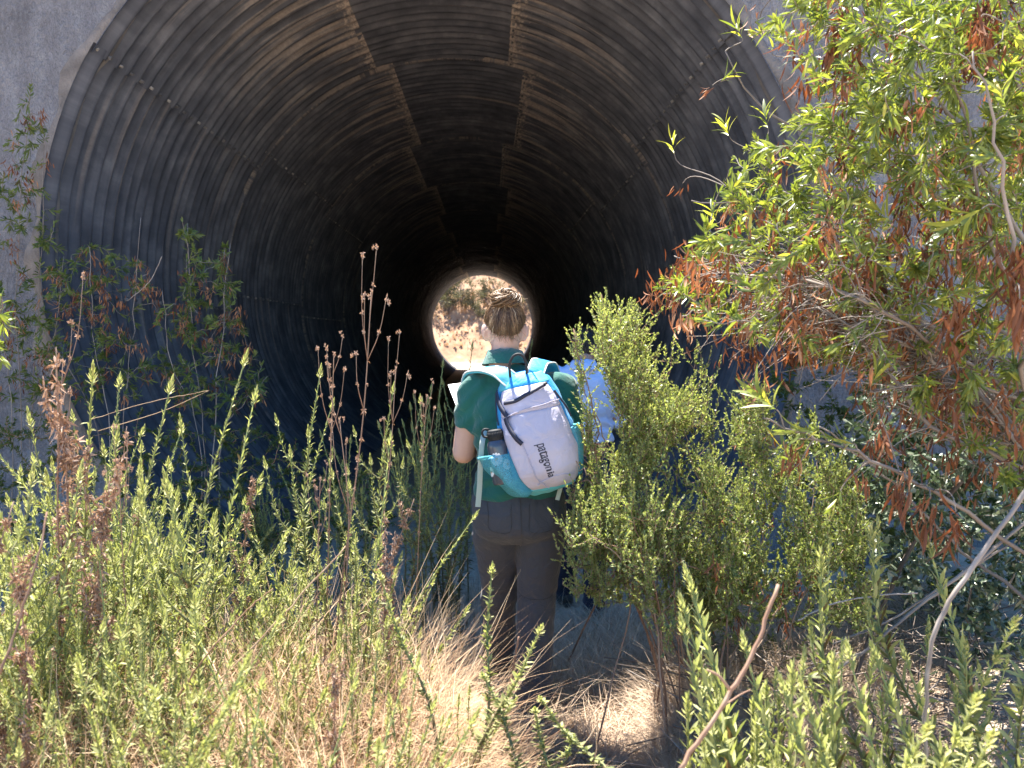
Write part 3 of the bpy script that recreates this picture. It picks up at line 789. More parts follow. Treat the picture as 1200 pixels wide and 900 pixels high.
def skeleton(stems, tg, g, up=.3, sag=.0, r_tip=.0012, r_base=.0042, wood=None, jitter=.02, maxlen=9.0, down_cost=1.0):
    nodes, nd_dir, twigs = [], [], []
    for pts, r0, r1 in stems:
        if wood is not None: tube(wood, pts, np.linspace(r0, r1, len(pts)), 6, tint=np.clip(g.uniform(.3, .8) + g.normal(0, .08, len(pts)), 0, 1))
        nodes += list(pts); nd_dir += list(norm(np.gradient(pts, axis=0)))
    nodes = np.array(nodes); nd_dir = np.array(nd_dir)
    d0 = np.array([np.min(np.linalg.norm(nodes - t, axis=1)) for t in tg])
    for t in tg[np.argsort(d0)]:
        v = t - nodes; dist = np.linalg.norm(v, axis=1)
        cost = dist - .35 * np.sum(v * nd_dir, 1) + down_cost * np.clip(-v[:, 2] - .1, 0, None)
        i = int(np.argmin(cost)); p0 = nodes[i]; L = dist[i]
        if L > maxlen: continue
        m1 = p0 + nd_dir[i] * L * .35 + np.array([0, 0, up * L * .2])
        m2 = t - norm(v[i] + np.array([0, 0, up * L]))* L * .3 + np.array([0, 0, -sag * L])
        n = 6 if L < .3 else 9
        pts = bez(p0, m1, m2, t, n); pts[1:-1] += g.normal(0, jitter * L, (n - 2, 3))
        rb = min(r_base, r_tip + .006 * L)
        if wood is not None: tube(wood, pts, np.linspace(rb, r_tip, n), 4, tint=np.clip(np.linspace(g.uniform(.2, .7), g.uniform(.3, .9), n), 0, 1), cap=False)
        twigs.append(pts)
        nodes = np.concatenate([nodes, pts[2:]]); nd_dir = np.concatenate([nd_dir, norm(np.gradient(pts, axis=0))[2:]])
    return twigs
def twig_leaves(lf, pts, g, n, span, L, W, tint, spread=(20, 65), droop=(.0, .4), fold=.25, curl=.15, rows=2, collect=None, tipbias=.7):
    seg = np.linalg.norm(np.diff(pts, axis=0), axis=1); cum = np.concatenate([[0], np.cumsum(seg)]); tot = cum[-1]
    s0 = max(0, tot - span)
    s = s0 + (tot - s0) * g.uniform(0, 1, n) ** tipbias
    base = np.stack([np.interp(s, cum, pts[:, k]) for k in range(3)], 1)
    ax = norm(pts[-1] - pts[max(0, len(pts) - 3)])[None].repeat(n, 0)
    rad = around(ax, np.arange(n) * GOLD + g.uniform(0, 6.28))
    near = (s - s0) / max(tot - s0, 1e-6)
    sp = R(1) * (spread[1] - (spread[1] - spread[0]) * near) + g.normal(0, .15, n)
    d = norm(ax * np.cos(sp)[:, None] + rad * np.sin(sp)[:, None])
    LL = L * g.uniform(.55, 1.15, n) * (1 - .35 * near); WW = W * g.uniform(.75, 1.2, n)
    tn = tint(n, near)
    leaves(lf, base, d, ax + g.normal(0, .4, (n, 3)), LL, WW, g.uniform(*droop, n), tn, fold, g.normal(0, curl, n), rows)
def dead_cluster(lf, c, g, n, L=.075, W=.009, spread=.03):
    base = c + g.normal(0, spread, (n, 3)) * [1, 1, 1.6]
    d = norm(np.stack([g.normal(0, .35, n), g.normal(0, .35, n), -np.ones(n)], 1))
    leaves(lf, base, d, norm(g.normal(0, 1, (n, 3))), L * g.uniform(.5, 1.15, n), W * g.uniform(.6, 1.4, n), .1, np.clip(g.uniform(.1, .95) + g.normal(0, .18, n), 0, 1), .7, g.normal(0, .6, n), rows=4)

# single leaves that can be picked apart (objects of their own, sharing meshes)
def leaf_protos(name, mat, L, W, n, seed, tint, fold=.25, rows=4, curl=.2, droop=.25):
    out = []
    g = np.random.default_rng(seed)
    for k in range(n):
        b = Buf(); leaves(b, np.zeros((1, 3)), np.array([[1.0, 0, 0]]), np.array([[0, 0, 1.0]]), L * g.uniform(.8, 1.2), W * g.uniform(.8, 1.2), droop * g.uniform(.3, 1.3), tint(g), fold * g.uniform(.6, 1.4), g.normal(0, curl), rows)
        out.append(b.mesh(name, mat))
    return out
def place_leaf(me, parent, p, d, up=None, s=1.0, label=None, name="leaf"):
    o = link(name, me, parent)
    o.location = Vector(p) - parent.location
    x = Vector(d).normalized(); z = Vector(up if up is not None else (0, 0, 1)); y = z.cross(x)
    if y.length < 1e-3: y = Vector((0, 1, 0))
    y.normalize(); z = x.cross(y)
    o.rotation_mode = 'QUATERNION'; o.rotation_quaternion = Matrix((x, y, z)).transposed().to_quaternion()
    o.scale = (s, s, s)
    return o
LEAF_G = leaf_protos("long_leaf", M_WILLOW, .085, .012, 6, 5, lambda g: g.uniform(.45, .95))
LEAF_Y = leaf_protos("yellow_leaf", M_WILLOW, .085, .012, 2, 6, lambda g: g.uniform(.95, 1.0))
LEAF_D = leaf_protos("withered_leaf", M_BROWN, .085, .011, 6, 7, lambda g: g.uniform(.2, 1), .8, 4, .55)
LEAF_S = leaf_protos("grey_leaf", M_SILVER, .058, .021, 5, 8, lambda g: g.uniform(.2, 1), .15)

def px_stem(pts, n=26):
    return spline([P(*q) for q in pts], n)

# the big willow-leaved shrub on the right
def big_shrub():
    g = np.random.default_rng(55)
    base = P(1290, 860, 2.55)
    t = root("willow_shrub", "big shrub filling the right side, green narrow leaves and hanging rust-brown ones on grey stems", "shrub", base)
    wood, lf, df = Buf(), Buf(), Buf()
    S = []
    def stem(pts, r0, r1):
        p = px_stem(pts); p[1:-1] += g.normal(0, .006, (len(p) - 2, 3)); S.append((p, r0, r1))
    O = (1290, 860, 2.55)
    # the sheaf of grey stems arching left
    for k in range(17):
        e = g.uniform(-1, 1)
        stem([O, (1250 + 20 * e, 590 + 30 * g.normal(), 2.5 + .1 * g.normal()), (1130 + 18 * g.normal(), 440 + 22 * g.normal(), 2.5 + .12 * g.normal()),
              (1010 + 20 * g.normal(), 372 + 14 * g.normal(), 2.5 + .15 * g.normal()), (900 + 40 * g.normal(), 335 + 22 * g.normal(), 2.6 + .15 * g.normal())], g.uniform(.006, .011), g.uniform(.002, .004))
    # stems rising to the top
    for q in [[(1260, 450, 2.4), (1180, 250, 2.4), (1080, 90, 2.5), (960, 20, 2.7)], [(1280, 400, 2.5), (1230, 180, 2.5), (1150, 40, 2.5), (1050, -60, 2.5)],
              [(1250, 420, 2.7), (1150, 270, 2.8), (1020, 190, 2.8), (900, 130, 2.9), (850, 60, 2.9)], [(1250, 480, 2.3), (1165, 300, 2.25), (1130, 130, 2.2), (1100, 20, 2.2)],
              [(1260, 500, 2.75), (1120, 350, 2.9), (980, 270, 3.0), (880, 240, 3.05), (810, 235, 3.1)], [(1230, 560, 2.7), (1080, 430, 2.85), (950, 380, 2.95), (840, 350, 3.0), (775, 345, 3.05)],
              [(1280, 420, 2.6), (1240, 200, 2.6), (1210, 60, 2.6)], [(1220, 540, 2.3), (1195, 380, 2.1), (1175, 200, 2.0), (1140, 60, 2.0)],
              [(1240, 560, 2.6), (1060, 395, 2.75), (905, 330, 2.9), (830, 320, 2.95), (790, 300, 3.0)]]:
        stem([O] + q, g.uniform(.007, .012), .0025)
    # low branches toward the path
    stem([O, (1230, 680, 2.35), (1130, 600, 2.1), (1040, 545, 2.0), (960, 515, 1.98), (895, 490, 2.0)], .008, .0025)
    stem([O, (1220, 720, 2.6), (1120, 640, 2.7), (1040, 560, 2.7), (960, 500, 2.7)], .008, .003)
    poly = [(905, -40), (1240, -40), (1240, 620), (1130, 520), (1010, 440), (880, 395), (790, 372), (770, 340), (805, 270), (840, 240), (850, 180), (900, 150), (960, 120), (930, 60), (860, 40)]
    dens = lambda x, y: np.where(x < 940, .6, 1.0) * np.where((y < 230) & (x < 960), .6, 1.0) * np.where(y > 350, .8, 1)
    tg = targets(poly, 2.05, 3.15, 1750, g, dens)
    tw = skeleton(S, tg, g, up=.5, r_tip=.0013, wood=wood)
    big = 0
    for k, pts in enumerate(tw):
        c = g.uniform()
        if c < (.20 if 1.45 < pts[-1][2] < 2.05 else .11):
            dead_cluster(df, pts[-1], g, int(g.integers(8, 22)), .048, .0075, .016)
        else:
            bright = g.uniform(.0, .22)
            def tint(n, near):
                v = np.clip(.40 + bright + .30 * near + g.normal(0, .10, n), .18, .9)
                y = g.uniform(0, 1, n) < .05; v[y] = g.uniform(.92, 1, y.sum()); return v
            n = int(g.integers(13, 30))
            s = g.uniform(.75, 1.25)
            twig_leaves(lf, pts, g, n, .18, .058 * s, .0076 * s, tint, rows=2)
    # dry grey twiglets in the sheaf
    for k in range(800):
        p, r0, r1 = S[g.integers(0, 17)]; i = g.integers(9, 25); ln = g.uniform(.06, .30)
        d = norm(np.array([-1.0, .1, .25]) + g.normal(0, .55, 3))
        q = spline([p[i], p[i] + d * ln * .5 + g.normal(0, .02, 3), p[i] + d * ln + g.normal(0, .03, 3) - [0, 0, .02]], 6)
        tube(wood, q, np.linspace(.0018, .0008, 6), 4, tint=g.uniform(.3, 1), cap=False)
        if k % 3 == 0: dead_cluster(df, q[-1], g, int(g.integers(3, 9)), .05, .008, .02)
    # bunches that stand out
    for (px, py, D, n) in [(980, 60, 2.5, 40), (1000, 30, 2.5, 30), (1150, 30, 2.2, 30), (1165, 20, 2.2, 24), (985, 45, 2.5, 30), (1010, 330, 2.45, 30), (1025, 300, 2.4, 24), (1120, 370, 2.2, 22), (960, 330, 2.5, 20),
                           (835, 335, 2.9, 22), (870, 380, 2.8, 24), (925, 400, 2.6, 26), (905, 300, 2.8, 18), (800, 310, 3.0, 14), (765, 340, 3.05, 16), (1080, 320, 2.4, 22), (1195, 340, 2.0, 40), (1190, 300, 2.0, 30), (940, 90, 2.6, 18),
                           (880, 410, 2.7, 20), (830, 350, 2.95, 14), (1130, 260, 2.3, 18), (1060, 230, 2.5, 18), (1040, 140, 2.4, 18)]:
        dead_cluster(df, P(px, py, D), g, int(n * 1.6), .06, .009, .026)
    allp = np.concatenate([x[0] for x in S] + tw)
    # leaves big enough to be told apart one by one
    def sprig(px, py, D, dx, dy, n, s=1.0, protos=LEAF_G, spread=.8):
        p = P(px, py, D); ax = norm(P(px + dx, py + dy, D) - p)
        dl = protos is LEAF_D
        if dl: spread, n = .30, int(n * 1.7)
        i = int(np.argmin(np.linalg.norm(allp - p, axis=1) + .6 * np.clip(p[0] - allp[:, 0] + .05, 0, None))); q = allp[i]
        L = np.linalg.norm(p - q)
        tube(wood, bez(q, q + (p - q) * .4 + [0, 0, .12 * L], p - ax * .3 * L, p, 9), np.linspace(.0024, .0013, 9), 4, tint=.5, cap=False)
        for k in range(n):
            a = k * GOLD; f = k / max(n - 1, 1)
            rad = around(ax[None], np.array([a]))[0]
            sp = spread * (1 - .6 * f) + g.normal(0, .1)
            d = ax * math.cos(sp) + rad * math.sin(sp)
            pr = LEAF_Y if (protos is LEAF_G and g.uniform() < .06) else protos
            place_leaf(pr[g.integers(0, len(pr))], t, p + ax * .05 * f * s + (g.normal(0, .013, 3) if dl else 0), d + (g.normal(0, .16, 3) if dl else 0), (g.normal(0, 1, 3) if dl else rad * .3 + ax), s * (g.uniform(.40, .85) if dl else g.uniform(.7, 1.1)))
    for a in [(910, 480, 2.0, -20, -16, 12, 1.0), (960, 505, 1.98, -30, 0, 10, 1.05), (1000, 520, 1.98, -26, -4, 8, 1.0), (1020, 455, 2.2, 8, -20, 9, .9), (930, 545, 2.0, -8, -14, 7, .8), (985, 575, 2.0, -6, 14, 7, .8),
              (790, 180, 2.9, -2, -14, 7, .85), (800, 215, 2.9, -2, 4, 4, .7, LEAF_D), (870, 45, 2.9, -8, -16, 9, .9), (905, 60, 2.9, 4, -14, 7, .85), (845, 95, 2.9, 10, -8, 7, .8), (835, 100, 2.9, -6, 6, 5, .7, LEAF_D),
              (855, 160, 2.9, -6, -16, 9, .95), (900, 150, 2.8, -4, -16, 8, .95), (965, 210, 2.5, -20, -16, 10, 1.2), (1060, 60, 2.3, 10, -14, 9, 1.0), (1045, 260, 2.3, -14, -12, 10, 1.1), (960, 30, 2.5, -10, -18, 9, 1.0),
              (1120, 200, 2.2, 12, -20, 9, 1.1), (1000, 170, 2.4, 16, -10, 9, 1.1), (840, 260, 2.9, -6, -14, 8, .9), (1110, 95, 2.2, 10, 14, 8, 1.0), (1180, 130, 2.0, -6, -16, 9, 1.0), (1150, 245, 2.0, -20, 14, 8, 1.2),
              (1030, 495, 2.05, 0, 18, 16, 1.1, LEAF_D, 1.1), (930, 520, 2.0, -2, 22, 10, .9, LEAF_D, .9), (1060, 560, 1.95, -4, 18, 16, 1.1, LEAF_D, .9), (1090, 585, 1.9, -2, 18, 14, 1.1, LEAF_D, .9), (1120, 600, 1.85, 0, 18, 12, 1.1, LEAF_D, .8),
              (1010, 545, 1.98, 2, 18, 6, .8, LEAF_D, .4), (980, 45, 2.4, 0, 20, 12, 1.1, LEAF_D, .6), (1150, 20, 2.1, 0, 20, 14, 1.3, LEAF_D, .5), (1120, 400, 2.1, 0, 20, 10, 1.1, LEAF_D, .5), (1010, 320, 2.4, 0, 20, 12, 1.0, LEAF_D, .5), (1195, 350, 1.9, 0, 20, 12, 1.2, LEAF_D, .4)]:
        sprig(*a)
    o = link("branches", wood.mesh("branches", M_WOOD, origin=base), t, kind="stuff")
    link("foliage", lf.mesh("foliage", M_WILLOW, origin=base), t, kind="stuff")
    link("withered_foliage", df.mesh("withered_foliage", M_BROWN, origin=base), t, kind="stuff")
    return t
big_shrub()

def bush(name, label, base_px, stems, poly, D0, D1, n, seed, leaf, mat, nleaf, span, tint, up=1.0, wood_mat=M_TWIG, dens=None, rows=1, r_base=.003, spread=(20, 65), dead=0.0, group=None, droop=(0, .3), curl=.15, up_skel=.5, maxlen=.9, sprigs=0, spread_base=.06):
    g = np.random.default_rng(seed)
    base = P(*base_px); base[2] = gz(base[0], base[1])
    t = root(name, label, "shrub", base, group)
    wood, lf, df = Buf(), Buf(), Buf(); S = []
    for q in stems:
        p = spline([base + g.normal(0, spread_base, 3) * [1, 1, 0]] + [P(*a) for a in q], 18); p[1:-1] += g.normal(0, .006, (16, 3)); S.append((p, g.uniform(.0028, .0048), .0014))
    tw = skeleton(S, targets(poly, D0, D1, n, g, dens), g, up=up_skel, wood=wood, r_base=r_base, r_tip=.0009, maxlen=maxlen, down_cost=.3)
    for pts in tw:
        if dead and g.uniform() < dead: dead_cluster(df, pts[-1], g, int(g.integers(6, 16)), .040, .007, .015); continue
        m = int(nleaf * g.uniform(.6, 1.4))
        for q in range(sprigs):                              # fine upright shoots
            p0 = pts[g.integers(max(1, len(pts) - 4), len(pts))]; ln = g.uniform(.05, .135)
            d = norm(np.array([0, 0, 1.0]) + g.normal(0, .38, 3) + .3 * norm(pts[-1] - pts[-2]))
            sp_ = spline([p0, p0 + d * ln * .5 + g.normal(0, .006, 3), p0 + d * ln + g.normal(0, .010, 3) + [0, 0, .01]], 6)
            tube(wood, sp_, np.linspace(.0011, .0006, 6), 3, tint=.6, cap=False)
            twig_leaves(lf, sp_, g, int(ln * 260), ln, leaf[0], leaf[1], lambda k, near: tint(g, k, .35 + .65 * near), (18, 55), (-.1, .15), .2, .1, rows, tipbias=1.0)
        twig_leaves(lf, pts, g, m, span, leaf[0], leaf[1], lambda k, near: tint(g, k, near), spread, droop, .25, curl, rows)
    link("branches", wood.mesh("branches", wood_mat, origin=base), t, kind="stuff")
    link("foliage", lf.mesh("foliage", mat, origin=base), t, kind="stuff")
    if df.n: link("withered_foliage", df.mesh("withered_foliage", M_BROWN, origin=base), t, kind="stuff")
    return t
clumps = lambda x, y: np.clip(.5 + 2.2 * vnoise(np.stack([x / 38, y / 38, 0 * x], 1), 88), .06, 1)
t_brush = lambda g, k, near: np.clip(.50 + .42 * near + g.normal(0, .13, k) - (g.uniform(0, 1, k) < .07) * .6, 0, 1)
t_brush2 = lambda g, k, near: np.clip(.38 + .40 * near + g.normal(0, .14, k) - (g.uniform(0, 1, k) < .07) * .5, 0, 1)
# tall light-green brush beside the walker
bush("brush_bush", "tall light green bush with tiny leaves, partly hiding the person in the blue shirt", (800, 690, 3.35),
     [[(745, 560, 3.1), (725, 450, 3.05), (705, 345, 3.0)], [(755, 560, 3.15), (745, 450, 3.15), (742, 372, 3.15)], [(730, 560, 3.0), (690, 470, 2.95), (672, 385, 2.95)], [(770, 560, 3.2), (780, 470, 3.2), (790, 400, 3.2)],
      [(720, 590, 2.9), (690, 560, 2.85), (672, 540, 2.85)], [(790, 580, 3.2), (820, 500, 3.2), (835, 440, 3.25)]],
     [(702, 360), (722, 395), (742, 375), (765, 420), (800, 405), (835, 450), (850, 580), (835, 745), (765, 735), (722, 640), (718, 520), (720, 460), (700, 430)], 2.8, 3.4, 520, 61, (.0200, .0068), M_BRUSH, 24, .13, t_brush, sprigs=3, spread_base=.20, up_skel=1.2, spread=(25, 75),
     dens=clumps)
# loose sprays of the same brush reaching over the path
bush("brush_bush", "low loose spray of light green leaves reaching over the path beside the walker's knee", (800, 760, 2.75),
     [[(760, 690, 2.7), (720, 650, 2.65), (690, 625, 2.65)], [(770, 700, 2.7), (755, 660, 2.65), (740, 600, 2.65)], [(790, 700, 2.7), (790, 690, 2.6), (775, 720, 2.55)]],
     [(660, 640), (690, 600), (740, 590), (800, 600), (800, 650), (760, 700), (790, 720), (800, 770), (775, 770), (755, 720), (720, 690), (690, 660)], 2.5, 2.85, 90, 62, (.018, .006), M_BRUSH, 30, .10, t_brush, sprigs=3, spread=(25, 75))
bush("brush_bush", "sparse twigs of tiny leaves between the blue-shirted person and the backpack", (790, 700, 3.2),
     [[(715, 600, 2.95), (690, 545, 2.95), (668, 520, 2.95)], [(710, 590, 2.95), (700, 500, 2.9), (672, 385, 2.9)], [(705, 590, 2.9), (680, 570, 2.9), (662, 590, 2.9)]],
     [(668, 385), (678, 380), (682, 430), (690, 480), (700, 520), (715, 600), (715, 660), (672, 640), (672, 575), (685, 545), (684, 500), (675, 440)], 2.85, 3.0, 80, 63, (.0185, .0062), M_BRUSH, 18, .10, t_brush, sprigs=2, up_skel=1.0, spread=(30, 80))
bush("brush_bush", "light green sprays hanging low over the path between the walker and the rounded bush", (800, 740, 2.95),
     [[(770, 680, 2.9), (730, 640, 2.85), (690, 640, 2.85)], [(770, 690, 2.9), (720, 670, 2.85), (670, 665, 2.85)], [(780, 690, 2.9), (740, 620, 2.85), (700, 590, 2.85)]],
     [(662, 585), (700, 560), (760, 580), (840, 640), (850, 745), (760, 735), (700, 705), (665, 670)], 2.7, 3.0, 190, 67, (.0195, .0066), M_BRUSH, 30, .11, t_brush, sprigs=2, spread_base=.18, spread=(25, 75))
bush("brush_bush", "lowest light green spray, hiding the legs of the person in the blue shirt", (775, 735, 2.9),
     [[(740, 690, 2.88), (700, 650, 2.85), (672, 630, 2.85)], [(740, 700, 2.88), (705, 690, 2.85), (670, 690, 2.85)], [(745, 690, 2.88), (720, 640, 2.86), (706, 600, 2.86)]],
     [(660, 600), (720, 590), (735, 640), (735, 715), (668, 705)], 2.75, 2.95, 75, 69, (.0195, .0066), M_BRUSH, 30, .10, t_brush, sprigs=2, spread_base=.18, spread=(25, 75), up_skel=.1)
# rounded darker bush right of it
bush("green_bush", "rounded mid-green bush of small leaves under the big shrub's bare stems", (890, 790, 3.0),
     [[(850, 680, 2.95), (820, 580, 2.95), (800, 500, 3.0)], [(890, 660, 3.0), (880, 560, 3.0), (880, 480, 3.05)], [(930, 680, 3.0), (950, 600, 2.95), (960, 530, 3.0)], [(940, 700, 2.9), (985, 650, 2.85), (1005, 620, 2.9)], [(850, 700, 2.8), (800, 660, 2.75), (770, 620, 2.75)]],
     [(765, 520), (800, 460), (850, 450), (900, 470), (950, 510), (1010, 590), (1020, 740), (950, 770), (870, 765), (795, 745), (760, 640)], 2.65, 3.4, 700, 64, (.022, .0072), M_BRUSH, 34, .13, t_brush2, sprigs=2, spread_base=.25, dens=clumps, spread=(25, 75), dead=.03)
# grey-leaved shrub behind
bush("grey_leaf_shrub", "shrub of broad grey-green leaves in the dark hollow at the right", (1130, 830, 3.1),
     [[(1100, 690, 3.1), (1040, 560, 3.1), (1010, 480, 3.1)], [(1140, 660, 3.1), (1110, 540, 3.1), (1090, 460, 3.1)], [(1190, 660, 3.0), (1180, 560, 3.0), (1170, 470, 3.0)]],
     [(980, 470), (1030, 440), (1130, 430), (1220, 440), (1240, 780), (1140, 770), (1060, 720), (1000, 600)], 2.8, 3.5, 520, 65, (.050, .017), M_SILVER, 17, .16, lambda g, k, near: np.clip(g.normal(.5, .25, k), 0, 1), wood_mat=M_WOOD, rows=2, spread=(35, 80))
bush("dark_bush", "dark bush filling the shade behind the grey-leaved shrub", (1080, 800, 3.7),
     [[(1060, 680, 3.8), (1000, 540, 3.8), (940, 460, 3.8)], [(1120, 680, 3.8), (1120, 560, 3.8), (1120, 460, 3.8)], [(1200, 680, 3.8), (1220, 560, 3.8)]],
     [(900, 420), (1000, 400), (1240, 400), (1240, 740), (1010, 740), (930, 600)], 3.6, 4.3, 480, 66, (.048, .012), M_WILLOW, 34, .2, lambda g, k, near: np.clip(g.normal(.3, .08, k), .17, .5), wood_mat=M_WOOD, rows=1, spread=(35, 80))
g = np.random.default_rng(68); b = Buf()
for k in range(420):                                         # fallen twigs in the hollow on the right
    D = g.uniform(2.2, 3.6); x = (g.uniform(780, 1240) - 574) / 933 * D; a = g.uniform(0, 6.28); L = g.uniform(.12, .6); z = gz(x, D) + g.uniform(.0, .22)
    d = np.array([math.cos(a), math.sin(a), g.normal(0, .3)]) * L; p0 = np.array([x, D, z])
    tube(b, spline([p0 - d / 2, p0 + g.normal(0, .03 * L, 3), p0 + d / 2 + [0, 0, .02]], 6), np.linspace(.0032, .0010, 6) * g.uniform(.5, 1.3), 4, tint=g.uniform(.1, .8), cap=False)
o = link("fallen_twigs", b.mesh("fallen_twigs", M_WOOD), kind="stuff"); o["label"] = "tangle of dead grey twigs lying under the shrubs at the right"
# shaded shrubs against the wall on the left
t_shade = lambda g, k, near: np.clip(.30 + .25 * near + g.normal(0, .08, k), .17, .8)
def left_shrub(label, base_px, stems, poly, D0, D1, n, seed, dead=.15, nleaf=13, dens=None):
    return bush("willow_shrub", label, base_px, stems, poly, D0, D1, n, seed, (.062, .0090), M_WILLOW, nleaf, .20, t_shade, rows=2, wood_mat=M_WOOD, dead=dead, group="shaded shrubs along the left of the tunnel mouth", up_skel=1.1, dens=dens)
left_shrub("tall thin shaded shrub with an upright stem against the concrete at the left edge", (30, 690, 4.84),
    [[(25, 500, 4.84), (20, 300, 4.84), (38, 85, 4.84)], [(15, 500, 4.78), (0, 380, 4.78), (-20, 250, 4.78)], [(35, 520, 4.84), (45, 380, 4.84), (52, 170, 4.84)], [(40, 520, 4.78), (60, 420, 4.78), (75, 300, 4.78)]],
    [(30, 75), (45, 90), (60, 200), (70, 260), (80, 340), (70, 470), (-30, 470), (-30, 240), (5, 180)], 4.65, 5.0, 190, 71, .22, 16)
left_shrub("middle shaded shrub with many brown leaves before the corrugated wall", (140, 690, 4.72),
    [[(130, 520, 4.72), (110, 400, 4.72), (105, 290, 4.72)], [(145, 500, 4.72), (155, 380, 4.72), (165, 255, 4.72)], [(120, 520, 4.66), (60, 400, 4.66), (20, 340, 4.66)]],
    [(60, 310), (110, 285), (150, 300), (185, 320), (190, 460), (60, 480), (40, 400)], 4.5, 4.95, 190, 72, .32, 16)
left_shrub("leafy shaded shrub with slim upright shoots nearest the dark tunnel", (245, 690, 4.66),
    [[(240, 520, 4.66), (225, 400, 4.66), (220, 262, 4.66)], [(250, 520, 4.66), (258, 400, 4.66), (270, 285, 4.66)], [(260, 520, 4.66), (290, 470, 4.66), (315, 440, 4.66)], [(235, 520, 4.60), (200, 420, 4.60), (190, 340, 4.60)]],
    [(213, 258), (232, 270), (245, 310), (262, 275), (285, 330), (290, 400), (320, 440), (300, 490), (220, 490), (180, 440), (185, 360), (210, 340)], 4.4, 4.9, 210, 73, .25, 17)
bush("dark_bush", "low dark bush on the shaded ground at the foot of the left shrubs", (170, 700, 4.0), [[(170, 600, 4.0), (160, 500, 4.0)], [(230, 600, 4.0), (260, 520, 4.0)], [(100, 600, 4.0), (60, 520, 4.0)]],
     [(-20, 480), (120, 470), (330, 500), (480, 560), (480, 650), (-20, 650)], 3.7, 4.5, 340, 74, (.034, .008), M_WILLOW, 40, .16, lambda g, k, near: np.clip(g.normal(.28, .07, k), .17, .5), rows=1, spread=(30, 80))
# green shoots at the very left edge
bush("willow_shrub", "bright shoot of narrow leaves at the left edge in front of the shaded shrubs", (-40, 800, 2.7), [[(-20, 560, 2.7), (-5, 420, 2.7), (2, 350, 2.7)]], [(-20, 340), (6, 335), (8, 420), (-20, 450)], 2.6, 2.8, 8, 75, (.06, .009), M_WILLOW, 16, .2, lambda g, k, near: np.clip(.5 + .3 * near + g.normal(0, .1, k), .2, .9), rows=2)

# --- bare sticks and canes
def stick(name, label, pts, r0, r1, mat, tint=.5, n=22, wob=.0012, seed=1, twigs=()):
    g = np.random.default_rng(seed)
    p = spline([P(*q) for q in pts], n); p[1:-1] += g.normal(0, wob, (n - 2, 3)); b = Buf()
    tube(b, p, np.linspace(r0 * .8, r1 * .8, n) * (1 + .05 * g.normal(0, 1, n)), 7, tint=np.clip(tint + g.normal(0, .12, n), 0, 1))
    for q, a0, a1 in twigs:
        tube(b, spline([P(*z) for z in q], 10), np.linspace(a0, a1, 10), 5, tint=tint)
    o = link(name, b.mesh(name, mat, origin=p[0]), loc=p[0]); tag(o, label, "stick" if name != "bare_branch" else "branch"); return o
stick("dead_stick", "short upright brown stick in front of the walker's boots", [(585, 850, 2.35), (598, 800, 2.35), (608, 746, 2.35)], .0065, .0035, M_TWIG, .35)
stick("dead_stick", "long blurred brown stick leaning at the lower right of the path", [(795, 905, 1.32), (845, 830, 1.36), (885, 760, 1.4), (912, 685, 1.44)], .0055, .0042, M_TWIG, .55, seed=2,
      twigs=[([(855, 808, 1.36), (842, 792, 1.36), (828, 785, 1.36)], .003, .002), ([(845, 830, 1.36), (866, 815, 1.38), (880, 808, 1.38)], .002, .001)])
stick("bare_branch", "curved grey branch sweeping down from the right edge to the bottom", [(1083, 900, 1.62), (1086, 800, 1.62), (1098, 735, 1.62), (1140, 665, 1.65), (1215, 560, 1.7)], .0050, .0068, M_WOOD, .62, seed=3)
stick("bare_branch", "long grey branch lying low from the hollow at the right toward the path", [(960, 795, 2.1), (1010, 765, 2.15), (1070, 715, 2.2), (1130, 670, 2.2), (1215, 600, 2.3)], .0045, .0075, M_WOOD, .5, seed=4, twigs=[([(1010, 765, 2.15), (985, 772, 2.1), (950, 778, 2.05)], .003, .0015)])
stick("bare_branch", "thinner grey branch just above the long low one", [(975, 755, 2.3), (1040, 728, 2.3), (1100, 690, 2.3), (1180, 640, 2.35)], .003, .005, M_WOOD, .5, seed=5, twigs=[([(1040, 728, 2.3), (1015, 738, 2.3), (990, 748, 2.3)], .002, .001)])
stick("bare_branch", "thin curved twig over the dark gap below the rounded bush", [(935, 727, 2.3), (975, 708, 2.3), (1030, 698, 2.35), (1075, 695, 2.4)], .0028, .0035, M_WOOD, .8, seed=6)
stick("bare_branch", "dark thick stem rising through the hollow at the right", [(1000, 800, 2.9), (1030, 720, 2.95), (1080, 620, 3.0), (1130, 560, 3.0)], .010, .012, M_WOOD, .05, seed=7)
stick("straw_cane", "long pale dry cane leaning across the left bed", [(218, 832, 1.85), (290, 765, 1.9), (350, 700, 1.95), (405, 640, 2.0)], .0032, .0020, M_STRAW, .6, seed=8)
stick("straw_cane", "reddish dry cane lying beside the long pale one", [(205, 820, 1.8), (245, 765, 1.82), (290, 715, 1.88), (320, 690, 1.9)], .003, .002, M_STRAW, .2, seed=9)
stick("straw_cane", "brown cane leaning at the far left of the bed", [(0, 790, 1.5), (25, 720, 1.55), (45, 650, 1.6), (55, 600, 1.65)], .0035, .0025, M_TWIG, .4, seed=10)
stick("straw_cane", "white dry stalk standing at the bottom edge of the path", [(697, 900, 1.95), (700, 860, 1.95), (699, 832, 1.95)], .0025, .0015, M_STRAW, .95, seed=11, twigs=[([(699, 850, 1.95), (692, 862, 1.95), (682, 875, 1.95)], .0018, .001)])
stick("straw_cane", "pair of thin pale canes crossing the foot of the shaded shrub", [(105, 492, 3.4), (180, 470, 3.5), (245, 458, 3.5)], .002, .0016, M_STRAW, .6, seed=12, twigs=[([(115, 505, 3.4), (190, 482, 3.5), (244, 458, 3.5)], .002, .0015)])
